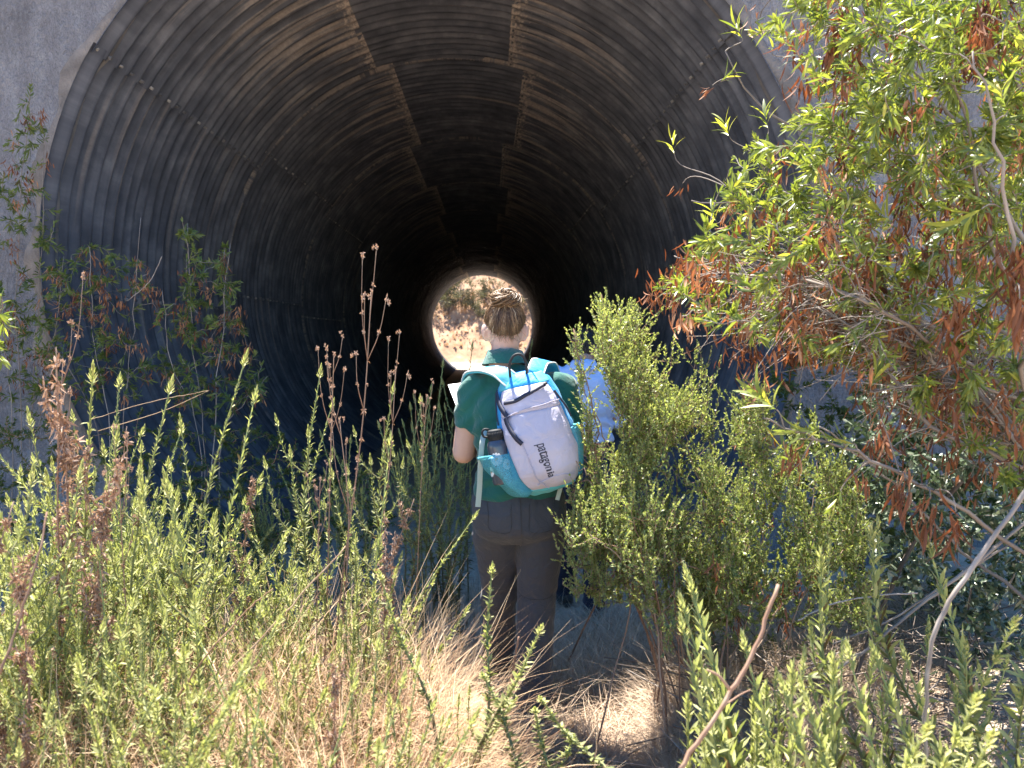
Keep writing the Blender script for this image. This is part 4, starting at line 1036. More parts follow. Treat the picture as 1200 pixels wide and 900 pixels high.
stick("bare_branch", "thin dark stem arching above the middle shaded shrub", [(190, 300, 4.2), (175, 330, 4.2), (150, 352, 4.2)], .0028, .002, M_WOOD, .7, seed=13)

# --- far hillside scrub seen through the tunnel
def far_bush(seed):
    g = np.random.default_rng(seed); b, w = Buf(), Buf()
    for k in range(7):
        e = g.normal(0, 1, 3) * [.5, .5, .25] + [0, 0, .85]
        tube(w, spline([(0, 0, -.2), e * .5 + g.normal(0, .05, 3), e], 6), np.linspace(.04, .012, 6), 5, tint=.4)
    n = 1300; c = g.normal(0, 1, (14, 3)) * [.55, .55, .32] + [0, 0, .75]; i = g.integers(0, 14, n)
    p = c[i] + norm(g.normal(0, 1, (n, 3))) * g.uniform(.1, .34, n)[:, None]
    leaves(b, p, norm(g.normal(0, 1, (n, 3))), norm(g.normal(0, 1, (n, 3))), g.uniform(.08, .18, n), .07, 0, np.clip(.3 + .25 * g.uniform(0, 1, 14)[i] + g.normal(0, .08, n), 0, 1), .2, 0, rows=1)
    return w.mesh("scrub_branches", M_WOOD), b.mesh("scrub_foliage", M_FAR)
M_FAR = leaf_mat("far_scrub_leaf", [(0.0, (0.13, 0.10, 0.08)), (0.4, (0.15, 0.145, 0.085)), (0.8, (0.23, 0.21, 0.12)), (1.0, (0.34, 0.31, 0.15))], 0.8, 0.15, (1, 1, .5), 0.1)
FB = [far_bush(401 + k) for k in range(3)]
for k, (px, py, D, s) in enumerate([(528, 352, 58, 1.5), (520, 372, 55, 1.6), (512, 395, 50, 1.1), (524, 398, 49, 1.0), (540, 395, 49.5, 1.1), (552, 368, 57, .9), (546, 352, 60, .9), (598, 340, 60, 1.5), (590, 332, 63, 1.3), (612, 350, 58, 1.2), (575, 392, 50, .9),
                                   (622, 385, 50, 1.2), (616, 400, 49, 1.0), (555, 398, 49, .8), (560, 330, 66, 1.0), (535, 335, 64, 1.0), (570, 350, 60, .8), (508, 355, 58, 1.3), (640, 360, 56, 1.4), (490, 380, 54, 1.5), (566, 405, 48, .7)]):
    p = P(px, py, D); z = gz(p[0], D)
    r = root("hillside_bush", "small dry olive bush on the tan hillside beyond the tunnel", "bush", (p[0], D, z), "scrub on the far hillside")
    r.scale = (s, s, s * .85); r.rotation_euler = (0, 0, rng.uniform(0, 6.28))
    link("branches", FB[k % 3][0], r); link("foliage", FB[k % 3][1], r, kind="stuff")
g = np.random.default_rng(77); b = Buf()
n = 9000; y = g.uniform(46, 80, n); x = g.normal(0, 9, n); z = ground_h(x, y)
d = norm(np.stack([g.normal(0, .5, n), g.normal(0, .5, n), np.ones(n)], 1))
leaves(b, np.stack([x, y, z - .03], 1), d, norm(g.normal(0, 1, (n, 3))), g.uniform(.15, .5, n), g.uniform(.08, .25, n), .2, g.uniform(0, 1, n), .2, 0, rows=1)
o = link("hillside_dry_grass", b.mesh("hillside_dry_grass", M_STRAW), kind="stuff"); o["label"] = "tan tufts of dry grass on the hillside beyond the tunnel"
# ------------------------------------------------------------------ people
def sphere(buf, c, r, n=16, rot=None, tint=.5):
    th = np.linspace(0, np.pi, n + 1); ph = np.arange(2 * n) / (2 * n) * 2 * np.pi
    T, F = np.meshgrid(th, ph, indexing='ij')
    V = np.stack([np.sin(T) * np.cos(F), np.sin(T) * np.sin(F), np.cos(T)], -1) * np.broadcast_to(np.asarray(r, float), (3,))
    V = V.reshape(-1, 3)
    if rot is not None: V = V @ np.asarray(rot).T
    m = 2 * n; q = []
    for i in range(n):
        j = np.arange(m); q.append(np.stack([i * m + j, (i + 1) * m + j, (i + 1) * m + (j + 1) % m, i * m + (j + 1) % m], 1))
    buf.add(V + np.asarray(c, float), quads=np.concatenate(q), tint=tint)
def limb(buf, pts, rad, n=24, sides=20):
    p = spline(pts, n); r = np.interp(np.linspace(0, 1, n), np.linspace(0, 1, len(rad)), rad)
    tube(buf, p, r, sides)
    sphere(buf, p[0], r[0], 10); sphere(buf, p[-1], r[-1], 10)
def rings(buf, rows, n=36, e=2.3):
    """rows of (x, y, z, half width, half depth): superelliptic sections joined into a closed trunk"""
    rows = np.asarray(rows, float); k = len(rows); m = (k - 1) * 5 + 1
    r = spline(rows, m)
    a = np.arange(n) / n * 2 * np.pi
    c, s = np.cos(a), np.sin(a)
    X = np.sign(c) * np.abs(c) ** (2 / e); Y = np.sign(s) * np.abs(s) ** (2 / e)
    V = np.stack([r[:, None, 0] + r[:, None, 3] * X, r[:, None, 1] + r[:, None, 4] * Y, np.repeat(r[:, None, 2], n, 1)], -1)
    q = []; j = np.arange(n)
    for i in range(m - 1): q.append(np.stack([i * n + j, i * n + (j + 1) % n, (i + 1) * n + (j + 1) % n, (i + 1) * n + j], 1))
    VV = np.concatenate([V.reshape(-1, 3), r[:1, :3], r[-1:, :3]]); c0 = m * n
    t = np.concatenate([np.stack([np.full(n, c0), (j + 1) % n, j], 1), np.stack([np.full(n, c0 + 1), (m - 1) * n + j, (m - 1) * n + (j + 1) % n], 1)])
    buf.add(VV, tris=t, quads=np.concatenate(q))
def fuse(buf, name, mat, voxel, smooth=6, disp=None):
    """melt the collected shapes into one continuous skin"""
    me = buf.mesh(name + "_raw"); o = bpy.data.objects.new("fuse_tmp", me); COL.objects.link(o)
    md = o.modifiers.new("r", 'REMESH'); md.mode = 'VOXEL'; md.voxel_size = voxel
    ms = o.modifiers.new("s", 'SMOOTH'); ms.factor = .5; ms.iterations = smooth
    dg = bpy.context.evaluated_depsgraph_get()
    out = bpy.data.meshes.new_from_object(o.evaluated_get(dg)); out.name = name
    bpy.data.objects.remove(o); bpy.data.meshes.remove(me)
    if disp is not None:
        n = len(out.vertices); co = np.empty(n * 3, np.float32); no = np.empty(n * 3, np.float32)
        out.vertices.foreach_get("co", co); out.vertices.foreach_get("normal", no)
        co = co.reshape(-1, 3).astype(float); no = no.reshape(-1, 3)
        co += no * disp(co)[:, None]
        out.vertices.foreach_set("co", co.astype(np.float32).ravel()); out.update()
    out.polygons.foreach_set("use_smooth", np.ones(len(out.polygons), bool))
    out.materials.clear(); out.materials.append(mat)
    return out
def fabric(name, col, rough=.85, weave=420, var=.08, sheen=.2, crease=0.25):
    m, nt, b = material(name)
    n = noise_node(nt, 6, 4); c1 = tuple(min(1, x * (1 + var)) for x in col); c2 = tuple(x * (1 - var) for x in col)
    nt.links.new(ramp(nt, [(.3, c2), (.7, c1)], n.outputs[0]).outputs[0], b.inputs["Base Color"])
    b.inputs["Roughness"].default_value = rough; b.inputs["Specular IOR Level"].default_value = .25
    b.inputs["Sheen Weight"].default_value = sheen
    n2 = noise_node(nt, weave, 2); n3 = noise_node(nt, 16, 3, .5); n3.inputs["Distortion"].default_value = 1.2
    h = math_node(nt, 'ADD', math_node(nt, 'MULTIPLY', n2.outputs[0], .06), n3.outputs[0])
    bump(nt, b, h, crease, .02)
    return m
def skin_mat(name, col):
    m, nt, b = material(name)
    n = noise_node(nt, 14, 5); nt.links.new(ramp(nt, [(.3, tuple(c * .86 for c in col)), (.7, col)], n.outputs[0]).outputs[0], b.inputs["Base Color"])
    b.inputs["Roughness"].default_value = .55; b.inputs["Subsurface Weight"].default_value = .15; b.inputs["Subsurface Radius"].default_value = (.012, .004, .002)
    n2 = noise_node(nt, 260, 3); bump(nt, b, n2.outputs[0], .12, .003)
    return m
def hand(buf, wrist, dirv, palm_n, grip=.5, side=1):
    """palm, four unequal fingers bent at the knuckles, a thumb from the side of the palm"""
    d = norm(np.asarray(dirv, float)); n = np.asarray(palm_n, float); n = norm(n - d * n.dot(d)); s = np.cross(d, n) * side
    for k in range(4):
        o = (k - 1.5) * .0205
        limb(buf, [wrist + s * o * .5, wrist + d * .045 + s * o * .85, wrist + d * .088 + s * o], [.014, .0145, .0105], 12, 12)
        L = [.072, .080, .075, .060][k]; p = wrist + d * .088 + s * o; a = 0; pts = [p]
        for q in range(3):
            a += grip * [.7, .9, .7][q]; p = p + (d * math.cos(a) + n * math.sin(a)) * L * [.45, .30, .25][q] + s * o * .06; pts.append(p)
        limb(buf, pts, [.0092, .0088, .0082, .0068], 14, 12)
    p0 = wrist + d * .022 - s * .026
    limb(buf, [wrist + d * .01 - s * .012, p0 + n * .008, p0 + d * .034 - s * .018 + n * .016, p0 + d * .058 - s * .016 + n * .030], [.014, .0125, .010, .0078], 14, 12)

def make_person(J, root_name, label, loc, mats, hair_fn, yaw=0.0):
    r = root(root_name, label, "person", loc); r.rotation_euler = (0, 0, yaw)
    # one continuous body
    b = Buf()
    hc, hw, hd, hh = np.array(J['head']), .074, .092, .108
    tilt = J.get('nod', .35); ct, st_ = math.cos(tilt), math.sin(tilt)
    Rx = np.array([[1, 0, 0], [0, ct, st_], [0, -st_, ct]]); t = J.get('turn', 0.0)
    Rz = np.array([[math.cos(t), -math.sin(t), 0], [math.sin(t), math.cos(t), 0], [0, 0, 1]]); HR = Rz @ Rx
    hp = lambda x, y, z: hc + HR @ np.array([x, y, z])
    sphere(b, hc, (hw, hd, hh), 20, HR)
    sphere(b, hp(0, .022, -.055), (.056, .062, .062), 16, HR)                 # jaw
    sphere(b, hp(0, .058, -.098), (.022, .020, .018), 12, HR)                 # chin
    limb(b, [hp(0, .090, .012), hp(0, .104, -.022), hp(0, .108, -.034)], [.008, .011, .013], 8, 10)   # nose
    sphere(b, hp(0, .084, .026), (.05, .014, .012), 10, HR)                   # brow
    sphere(b, hp(0, .083, -.068), (.024, .014, .010), 10, HR)                 # lips
    for s in (-1, 1):
        sphere(b, hp(s * .083, -.008, -.020), (.012, .019, .031), 12, HR); sphere(b, hp(s * .075, .0, -.046), (.011, .014, .015), 10, HR)
    limb(b, [np.array(J['neck']) + [0, -.01, -.07], np.array(J['neck']), hp(0, -.022, -.06)], [.068, .055, .054], 14, 20)
    rings(b, J['torso'])
    for s in 'LR':
        sh, el, wr = (np.array(J[k + s]) for k in ('sh', 'el', 'wr'))
        m1, m2 = (sh * .5 + el * .5), (el * .5 + wr * .5)
        limb(b, [sh, m1, el], [.054, .052, .044], 20); limb(b, [el, m2 + [0, 0, -.004], wr], [.044, .041, .026], 20)
        hand(b, wr + norm(wr - el) * .012, wr - el, J['palm' + s], J.get('grip', .75), 1 if s == 'L' else -1)
        hip, kn, an = (np.array(J[k + s]) for k in ('hip', 'kn', 'an'))
        limb(b, [hip, (hip + kn) / 2, kn], [.082, .070, .050]); limb(b, [kn, kn * .65 + an * .35 + [0, -.012, 0], an], [.05, .050, .033])
        limb(b, [an, an + J['foot' + s] * np.array([.5, .5, .5]) - [0, 0, .03], an + np.array(J['foot' + s])], [.034, .034, .026], 12)
    body = link("body", fuse(b, "body", mats['skin'], .0052, 5), r)
    b = Buf()
    for s in (-1, 1): sphere(b, hp(s * .031, .082, .006), .0125, 10)
    link("eyes", b.mesh("eyes", mats['eye']), r)
    # shirt
    b = Buf(); rings(b, J['shirt'])
    for s in 'LR':
        sh, el, wr = (np.array(J[k + s]) for k in ('sh', 'el', 'wr'))
        f = J['sleeve']
        c = sh * (1 - min(f, 1)) + el * min(f, 1)
        inner = sh * .55 + np.array([0, sh[1] * .45, sh[2] * .45 - .02]) + [0, 0, .01]
        limb(b, [inner, sh, sh * .5 + c * .5], [.070, .064, .063], 16)
        p = spline([sh, (sh + c) / 2, c], 14); tube(b, p, np.linspace(.064, .062 if f < 1 else .050, 14), 20)
        if f > 1: limb(b, [el, (el + wr) / 2, el * .1 + wr * .9], [.050, .046, .040])
    def folds(co):
        a = vnoise(co * [7, 7, 14] + 3.1, 3) * .009 + vnoise(co @ np.array([[16, 6, 0], [0, 14, 0], [-6, 0, 10.]]) + .7, 5) * .008
        # drag lines from the armpits and creases over the waist
        m_ = (.5 + .5 * vnoise(co * 5 + 2, 21)) ** 1.5
        a += .006 * m_ * np.sin((co[:, 2] + 1.1 * np.abs(co[:, 0])) * 75 + 4 * vnoise(co * [5, 5, 4], 22)) * np.clip((np.abs(co[:, 0]) - .07) / .08, 0, 1)
        z = co[:, 2]; a += .006 * np.sin(z * 95 + 2.2 * vnoise(co * 6, 8) * 2) * np.exp(-((z - J['waist']) / .07) ** 2)
        return a
    link("shirt", fuse(b, "shirt", mats['shirt'], .0068, 4, folds), r)
    b = Buf(); nk = np.array(J['neck']); a = np.arange(40) / 40 * 2 * np.pi
    up = norm(hp(0, -.02, -.06) - nk)
    rows = []
    for rad, h in ((.066, -.050), (.064, -.018), (.063, .000), (.068, .003), (.078, -.020), (.092, -.050)):
        rows.append(np.stack([nk[0] + rad * 1.02 * np.cos(a), nk[1] + rad * 1.05 * np.sin(a) + up[1] * h, nk[2] + h + .012 * np.sin(a) * -1 + .004 * vnoise(np.stack([np.cos(a) * 3, np.sin(a) * 3, a * 0 + h * 30], 1), 9)], 1))
    grid(b, np.stack(rows, 1), wrap_u=True); link("collar", b.mesh("collar", mats['shirt']), r)
    # trousers
    b = Buf(); rings(b, J['pelvis'], e=2.2)
    for s in 'LR':
        hip, kn, an = (np.array(J[k + s]) for k in ('hip', 'kn', 'an'))
        limb(b, [hip + [0, 0, .02], hip * .6 + kn * .4, kn], J['thigh'], 22); limb(b, [kn, (kn + an) / 2 + [0, -.012, 0], an + [0, 0, -.02]], J['shin'], 22)
        if 'glute' in J: sphere(b, hip + np.array([(-1 if s == 'L' else 1) * -.003, -.040, -.010]), (.092, .082, .098), 16)
    def tf(co):
        z = co[:, 2]; a = vnoise(co * [9, 9, 20] + 1.3, 12) * .005 + vnoise(co * [5, 5, 28] + 4, 13) * .004
        for zz, am, wd in ((.79 * J['scale'], .0022, .05), (.50 * J['scale'], .0035, .08), (.15 * J['scale'], .006, .08), (.36 * J['scale'], .002, .06)):
            a += am * np.sin((z + .55 * np.abs(co[:, 0]) + .25 * co[:, 1]) * 85 + 5.5 * vnoise(co * [7, 7, 6], 15)) * (.5 + vnoise(co * [9, 9, 9], 16)) * np.exp(-((z - zz) / wd) ** 2)
        return a
    link("trousers", fuse(b, "trousers", mats['trousers'], .0068, 4, tf), r)
    for s in 'LR':
        an = np.array(J['an' + s]); f = np.array(J['foot' + s]); d = norm(f * [1, 1, 0]); b = Buf(); z0 = J['sole' + s]
        limb(b, [an + [0, 0, .03], an + [0, 0, -.01], np.array([an[0], an[1], z0 + .05]) + d * .03], [.046, .046, .043], 12, 20)
        limb(b, [np.array([an[0], an[1], z0 + .045]) - d * .03, np.array([an[0], an[1], z0 + .045]) + d * .08, np.array([an[0], an[1], z0 + .038]) + d * .19], [.042, .045, .034], 14, 20)
        bo = link("boot", fuse(b, "boot", mats['boot'], .006, 3), r)
        b = Buf(); k = np.arange(32) / 32 * 2 * np.pi; sd = np.array([-d[1], d[0], 0])
        cen = np.array([an[0], an[1], z0 + .012]) + d * .075
        rows = [cen + d * (np.cos(k) * .148 * q)[:, None] + sd * (np.sin(k) * (.046 - .006 * np.cos(2 * k)) * q)[:, None] + np.array([0, 0, h]) for q, h in ((.02, -.012), (.97, -.012), (1, 0), (.97, .014), (.02, .014))]
        grid(b, np.stack(rows, 1), wrap_u=True); link("sole", b.mesh("sole", mats['sole']), bo)
    hair_fn(r, hc, HR, hp, mats)
    return r

def strand_mat(name, stops, rough=.42):
    m, nt, b = material(name)
    at = nd(nt, "ShaderNodeAttribute", attribute_name="tint")
    nt.links.new(ramp(nt, stops, at.outputs["Fac"]).outputs[0], b.inputs["Base Color"])
    b.inputs["Roughness"].default_value = rough; b.inputs["Specular IOR Level"].default_value = .45
    return m
M_EYE = plain("eye", (.55, .52, .48), .2)
M_SOLE = plain("rubber_sole", (.05, .045, .04), .8)

# --- the walker with the backpack
def bun_hair(r, hc, HR, hp, mats):
    g = np.random.default_rng(91)
    m = strand_mat("dark_blond_hair", [(0, (.05, .026, .013)), (.4, (.145, .078, .036)), (.75, (.36, .225, .115)), (1, (.66, .50, .32))])
    rad = np.array([.083, .101, .117]); bd = norm(np.array([0.0, -.70, .71]))
    b = Buf(); sh = np.array([.080, .0985, .1145])
    # scalp shell down to the hairline
    th = np.linspace(0, 1, 22); ph = np.arange(48) / 48 * 2 * np.pi
    V = []
    hair_end = lambda p: R(1) * np.interp(np.abs(((p + np.pi / 2 + np.pi) % (2 * np.pi)) - np.pi), [0, .4, .8, 1.1, 1.5, np.pi], [124, 124, 114, 94, 78, 55])   # p = -pi/2 is the nape
    for p in ph:
        e = hair_end(p); tt = th * e
        V.append(np.stack([np.sin(tt) * np.cos(p), np.sin(tt) * np.sin(p), np.cos(tt)], 1) * sh)
    V = np.array(V); V = (V.reshape(-1, 3) @ HR.T + hc).reshape(V.shape)
    grid(b, V, tint=.25, wrap_u=True)
    n = 2600
    for k in range(n):
        p = g.uniform(0, 2 * np.pi); u = g.uniform() ** .6; e = hair_end(p) * (.25 + .78 * u)
        s0 = np.array([math.sin(e) * math.cos(p), math.sin(e) * math.sin(p), math.cos(e)])
        w = math.acos(np.clip(s0 @ bd, -1, 1))
        if w < .3: continue
        t = np.linspace(0, 1, 9)[:, None]
        q = (np.sin((1 - t) * w) * s0 + np.sin(t * w) * bd) / math.sin(w)
        q = q * (rad * (1 + .012 * g.normal() + .035 * np.sin(t * np.pi) * g.uniform(-.2, 1))) + g.normal(0, .0019, (9, 3))
        tube(b, q @ HR.T + hc, np.array([.0006, .0013, .0016, .0016, .0016, .0016, .0016, .0014, .0010]) * g.uniform(.45, 1.0), 4, tint=float(np.clip(.36 + .16 * math.sin(p * 9 + u * 5) + g.normal(0, .15) + (.4 if g.uniform() < .08 else 0), 0, 1)), cap=False)
    for k in range(60):                                       # loose wisps at the nape and crown
        p = -np.pi / 2 + g.normal(0, .8); e = hair_end(p); s0 = np.array([math.sin(e) * math.cos(p), math.sin(e) * math.sin(p), math.cos(e)]) * sh
        q = s0 + np.linspace(0, 1, 6)[:, None] * (np.array([g.normal(0, .012), -.012, -.03]) + g.normal(0, .006, 3)) ; tube(b, q @ HR.T + hc, np.linspace(.0009, .0003, 6), 4, tint=.6, cap=False)
    h = link("hair", b.mesh("hair", m), r)
    # the bun
    b = Buf(); c = bd * (rad - .002); up = bd; a1 = np.array([1.0, 0, 0]); a2 = np.cross(up, a1)
    sphere(b, (c + up * -.004) @ HR.T + hc, (.036, .036, .026), 12, HR, tint=.15)
    for k in range(240):
        ph0, q0, tw = g.uniform(0, 6.28), g.uniform(0, 6.28), g.uniform(.8, 1.8); R0 = .029 + g.normal(0, .0055); r0 = .017 * g.uniform(.45, 1.25)
        t = np.linspace(0, g.uniform(.4, 1.0) * 2 * np.pi, 12)
        rr = R0 + r0 * np.cos(q0 + t * tw)
        q = c + np.outer(rr * np.cos(ph0 + t), a1) * 1.15 + np.outer(rr * np.sin(ph0 + t), a2) + np.outer(r0 * np.sin(q0 + t * tw) * 1.1 + .010, up)
        q[:] += .010 * np.sin(ph0 * 2 + t * 1.0)[:, None] * up
        tube(b, q @ HR.T + hc, .0017 * g.uniform(.6, 1.5), 4, tint=float(np.clip(g.normal(.45, .18), 0, 1)), cap=False)
    for k in range(70):                                      # flyaways
        q0 = c + np.array([math.cos(k) * .036, math.sin(k) * .03, .004]) + g.normal(0, .008, 3); d = norm(q0 - c + g.normal(0, .02, 3)) * g.uniform(.015, .04)
        tube(b, spline([q0, q0 + d * .6 + g.normal(0, .004, 3), q0 + d + g.normal(0, .009, 3)], 6) @ HR.T + hc, np.linspace(.0008, .0003, 6), 3, tint=.8, cap=False)
    link("bun", b.mesh("bun", m), h)

WX = float(P(608, 850, 3.1)[0])
W_LOC = np.array([WX, 3.1, 0.0]); W_LOC[2] = gz(WX + .05, 3.1) + .012
def WL(px, py, D=3.1):
    """photo pixel at depth D in the walker's own coordinates"""
    return P(px, py, D) - W_LOC
zl = 0.0 - W_LOC[2]
hx, hz = WL(592, 383)[[0, 2]]
torso = [(.0, .0, .86, .15, .10), (.0, .0, .95, .140, .095), (-.002, .0, 1.06, .135, .092), (-.006, .0, 1.20, .155, .105), (-.008, .008, 1.30, .165, .095), (-.015, .018, 1.375, .115, .07), (-.03, .025, 1.42, .065, .055)]
J = dict(scale=1.0, waist=1.00, head=(hx, .075, hz), nod=.34, turn=0.04, neck=(WL(592, 413)[0], .030, WL(592, 413)[2]),
         torso=torso,
         shirt=[(-.004, 0, .905, .172, .122), (-.004, 0, .945, .176, .126), (-.004, 0, 1.02, .166, .120), (-.006, 0, 1.12, .162, .118), (-.008, 0, 1.22, .172, .122), (-.010, .006, 1.30, .178, .110), (-.018, .016, 1.365, .140, .086), (-.03, .022, 1.405, .092, .072), (-.034, .026, 1.425, .068, .062)],
         shL=(-.172, .005, 1.325), elL=(-.218, .030, 1.075), wrL=(-.125, .255, 1.13), shR=(.168, .005, 1.335), elR=(.226, .045, 1.10), wrR=(.10, .270, 1.10),
         palmL=(.6, .5, .6), palmR=(-.6, .5, .6), grip=.8, sleeve=.60,
         hipL=(-.088, 0, .855), knL=(-.078, .165, .500), anL=(-.076, .345, .115), hipR=(.092, 0, .855), knR=(.070, .030, .500), anR=(.056, -.025, .100),
         footL=(-.02, .17, -.075), footR=(.03, .17, -.075), soleL=.0, soleR=.0,
         pelvis=[(0, 0, .73, .10, .07), (0, -.006, .77, .172, .118), (0, -.008, .82, .186, .130), (0, -.004, .88, .178, .126), (0, 0, .94, .162, .112), (0, 0, .975, .150, .105)],
         thigh=[.100, .096, .076], shin=[.078, .074, .070], glute=True)
M_TROUSER = fabric("grey_trouser_cloth", (.058, .058, .066), .8, 500, .08, .12, .5)
mats = dict(skin=skin_mat("fair_skin", (.58, .36, .28)), eye=M_EYE, shirt=fabric("green_polo_cloth", (.011, .098, .080), .85, 500, .1, .3, .55), trousers=M_TROUSER, boot=plain("brown_boot_leather", (.07, .05, .038), .7, 90, .3, .004, .2), sole=M_SOLE)
walker = make_person(J, "person", "walker in green polo shirt and grey trousers, blond hair in a bun", tuple(W_LOC), mats, bun_hair)
# seams: waistband, back pockets, knee seam
b = Buf()
def seam(pts, rad=.0016): tube(b, spline(pts, 16), rad, 5)
M_SEAM = fabric("dark_seam", (.038, .034, .033), .8)

# --- the backpack
BP_TILT = R(13)
bp_c = P(618, 578, 2.95)            # bottom middle of the pack
bp_c = np.array([bp_c[0] + .080, W_LOC[1] - .118, bp_c[2] + .014])
ROT = np.array([[math.cos(BP_TILT), 0, -math.sin(BP_TILT)], [0, 1, 0], [math.sin(BP_TILT), 0, math.cos(BP_TILT)]])
LEAN = R(-5); RL = np.array([[1, 0, 0], [0, math.cos(LEAN), -math.sin(LEAN)], [0, math.sin(LEAN), math.cos(LEAN)]])
ROT = ROT @ RL
BH = .455
vv = [0, .03, .08, .18, .32, .48, .64, .78, .88, .95, .985, 1.0]
WW = [.064, .103, .124, .139, .145, .141, .131, .117, .101, .083, .064, .032]
DD = [.055, .105, .138, .165, .172, .166, .148, .124, .100, .074, .054, .025]
pack = root("backpack", "turquoise and pale grey backpack worn on the walker's back", "backpack", tuple(bp_c))
def pk_world(l): return np.asarray(l) @ ROT.T           # pack axes (x across, y toward the viewer is -, z up) to world offsets
def S0(s, v):
    """pack surface: s across -1..1 on the outer face, v bottom to top"""
    s = np.asarray(s, float); v = np.asarray(v, float)
    W = np.interp(v, vv, WW); D = np.interp(v, vv, DD)
    a = (1 - s) / 2 * np.pi; e = 2 / 2.7
    x = W * np.sign(np.cos(a)) * np.abs(np.cos(a)) ** e; y = -D * np.abs(np.sin(a)) ** e
    return np.stack([x, y, v * BH], -1)
def S(s, v, off=0.0):
    s = np.asarray(s, float); v = np.asarray(v, float); h = 1e-3
    p = S0(s, v); ds = S0(np.clip(s + h, -1, 1), v) - S0(np.clip(s - h, -1, 1), v); dv = S0(s, np.clip(v + .01, 0, 1)) - S0(s, np.clip(v - .01, 0, 1))
    n = norm(np.cross(ds, dv))
    wr = .0048 * vnoise(p.reshape(-1, 3) * [22, 22, 14], 31).reshape(p.shape[:-1]) + .0025 * vnoise(p.reshape(-1, 3) * [40, 40, 22], 33).reshape(p.shape[:-1])
    return p + n * (np.asarray(off) + wr)[..., None]
def patch(name, s0, s1, v0, v1, off, mat, parent=pack, nu=40, nv=44, thick=True, shape=None):
    """a cloth panel laid on the pack: s-limits may be functions of v"""
    u = np.linspace(0, 1, nu); v = np.linspace(v0, v1, nv); U, V = np.meshgrid(u, v, indexing='ij')
    a = s0(V) if callable(s0) else s0; c = s1(V) if callable(s1) else s1
    Sg = a + (c - a) * U
    ed = np.minimum(np.minimum(U, 1 - U) / .05, np.minimum((V - v0) / (v1 - v0), (v1 - V) / (v1 - v0)) / .05).clip(0, 1)
    o = off * np.sqrt(ed) if thick else off + 0 * ed
    if shape is not None: o = o + shape(U, (V - v0) / (v1 - v0))
    b = Buf(); grid(b, pk_world(S(Sg, V, o - (1 - ed) * .004 * thick)))
    return link(name, b.mesh(name, mat), parent)
def strip(name, pts, w, off, mat, parent=pack, n=24, th=.0025):
    p = spline([(a, c, 0) for a, c in pts], n)
    if callable(off): off = off(np.linspace(0, 1, n))
    C = pk_world(S(p[:, 0], p[:, 1], off)); C2 = pk_world(S(p[:, 0], p[:, 1], off + .01))
    nrm = norm(C2 - C); t = norm(np.gradient(C, axis=0)); sd = np.cross(nrm, t)
    rows = [C - sd * w / 2 - nrm * th, C - sd * w / 2 + nrm * th * .4, C + nrm * th, C + sd * w / 2 + nrm * th * .4, C + sd * w / 2 - nrm * th]
    b = Buf(); grid(b, np.stack(rows, 1)); return link(name, b.mesh(name, mat), parent)
M_BLUE = fabric("bright_blue_nylon", (.018, .27, .60), .55, 600, .08, .1, .3)
M_TURQ = fabric("turquoise_nylon", (.09, .42, .50), .6, 600, .08, .1, .25)
M_LILAC = fabric("pale_grey_nylon", (.46, .43, .52), .6, 600, .06, .1, .45)
M_NAVY = plain("navy_zip", (.012, .014, .035), .6, 300, .4, .001)
M_TEAL = plain("teal_zip", (.02, .12, .16), .6, 300, .4, .001)
M_WEB = fabric("pale_webbing", (.40, .46, .40), .8, 900)
M_PIPE = fabric("white_piping", (.68, .70, .70), .7)
M_BLACK = plain("black_webbing", (.012, .013, .016), .7, 500, .3, .001)
m, nt, bs = material("turquoise_mesh")                  # open mesh: many small real holes read as see-through cloth
v = nd(nt, "ShaderNodeTexVoronoi", feature='DISTANCE_TO_EDGE'); v.inputs["Scale"].default_value = 330
tc = nd(nt, "ShaderNodeTexCoord"); nt.links.new(tc.outputs["Object"], v.inputs["Vector"])
tb = nd(nt, "ShaderNodeBsdfTransparent"); mxs = nd(nt, "ShaderNodeMixShader")
nt.links.new(math_node(nt, 'MULTIPLY', math_node(nt, 'GREATER_THAN', v.outputs["Distance"], .14), .85), mxs.inputs[0])
nt.links.new(bs.outputs[0], mxs.inputs[1]); nt.links.new(tb.outputs[0], mxs.inputs[2]); nt.links.new(mxs.outputs[0], nt.nodes["Material Output"].inputs[0])
bs.inputs["Base Color"].default_value = (.075, .36, .46, 1); bs.inputs["Roughness"].default_value = .6
M_MESH = m
# main bag with a flat back
ss = np.linspace(-1, 1, 56); v_ = np.linspace(0, 1, 60); A, B_ = np.meshgrid(ss, v_, indexing='ij')
b = Buf(); grid(b, pk_world(S(A, B_, 0.0)))
e0 = S(np.full(60, -1.0), v_, 0); e1 = S(np.full(60, 1.0), v_, 0)
k = np.linspace(0, 1, 12)[:, None, None]
grid(b, pk_world((e1[None] * (1 - k) + e0[None] * k) + np.array([0, .006, 0]) * np.sin(k * np.pi)))
link("main_bag", b.mesh("main_bag", M_BLUE), pack)
puff = lambda U, V: .012 * np.sin(U * np.pi) * np.sin(np.clip(V, 0, 1) * np.pi) ** .7
sL = lambda V: np.interp(V, [.02, .12, .3, .6, .8, .95], [-.30, -.40, -.46, -.62, -.66, -.45])
sR = lambda V: np.interp(V, [.02, .12, .3, .6, .8, .95], [.66, .74, .72, .62, .52, .38])
patch("front_panel", sL, sR, .015, .67, .007, M_LILAC, shape=puff)
patch("top_pocket", lambda V: sL(V) + .02, lambda V: sR(V) + .02, .65, .865, .008, M_LILAC, shape=lambda U, V: .007 * np.sin(U * np.pi) * np.sin(V * np.pi))
patch("top_cap_head_shadow", -.30, .25, .86, .99, .006, M_BLUE)  # blue centre paints the head's shadow between the cap's lit turquoise sides
patch("cap_side", -.72, -.30, .86, .985, .005, M_TURQ)
patch("cap_side", .25, .62, .86, .985, .005, M_TURQ)
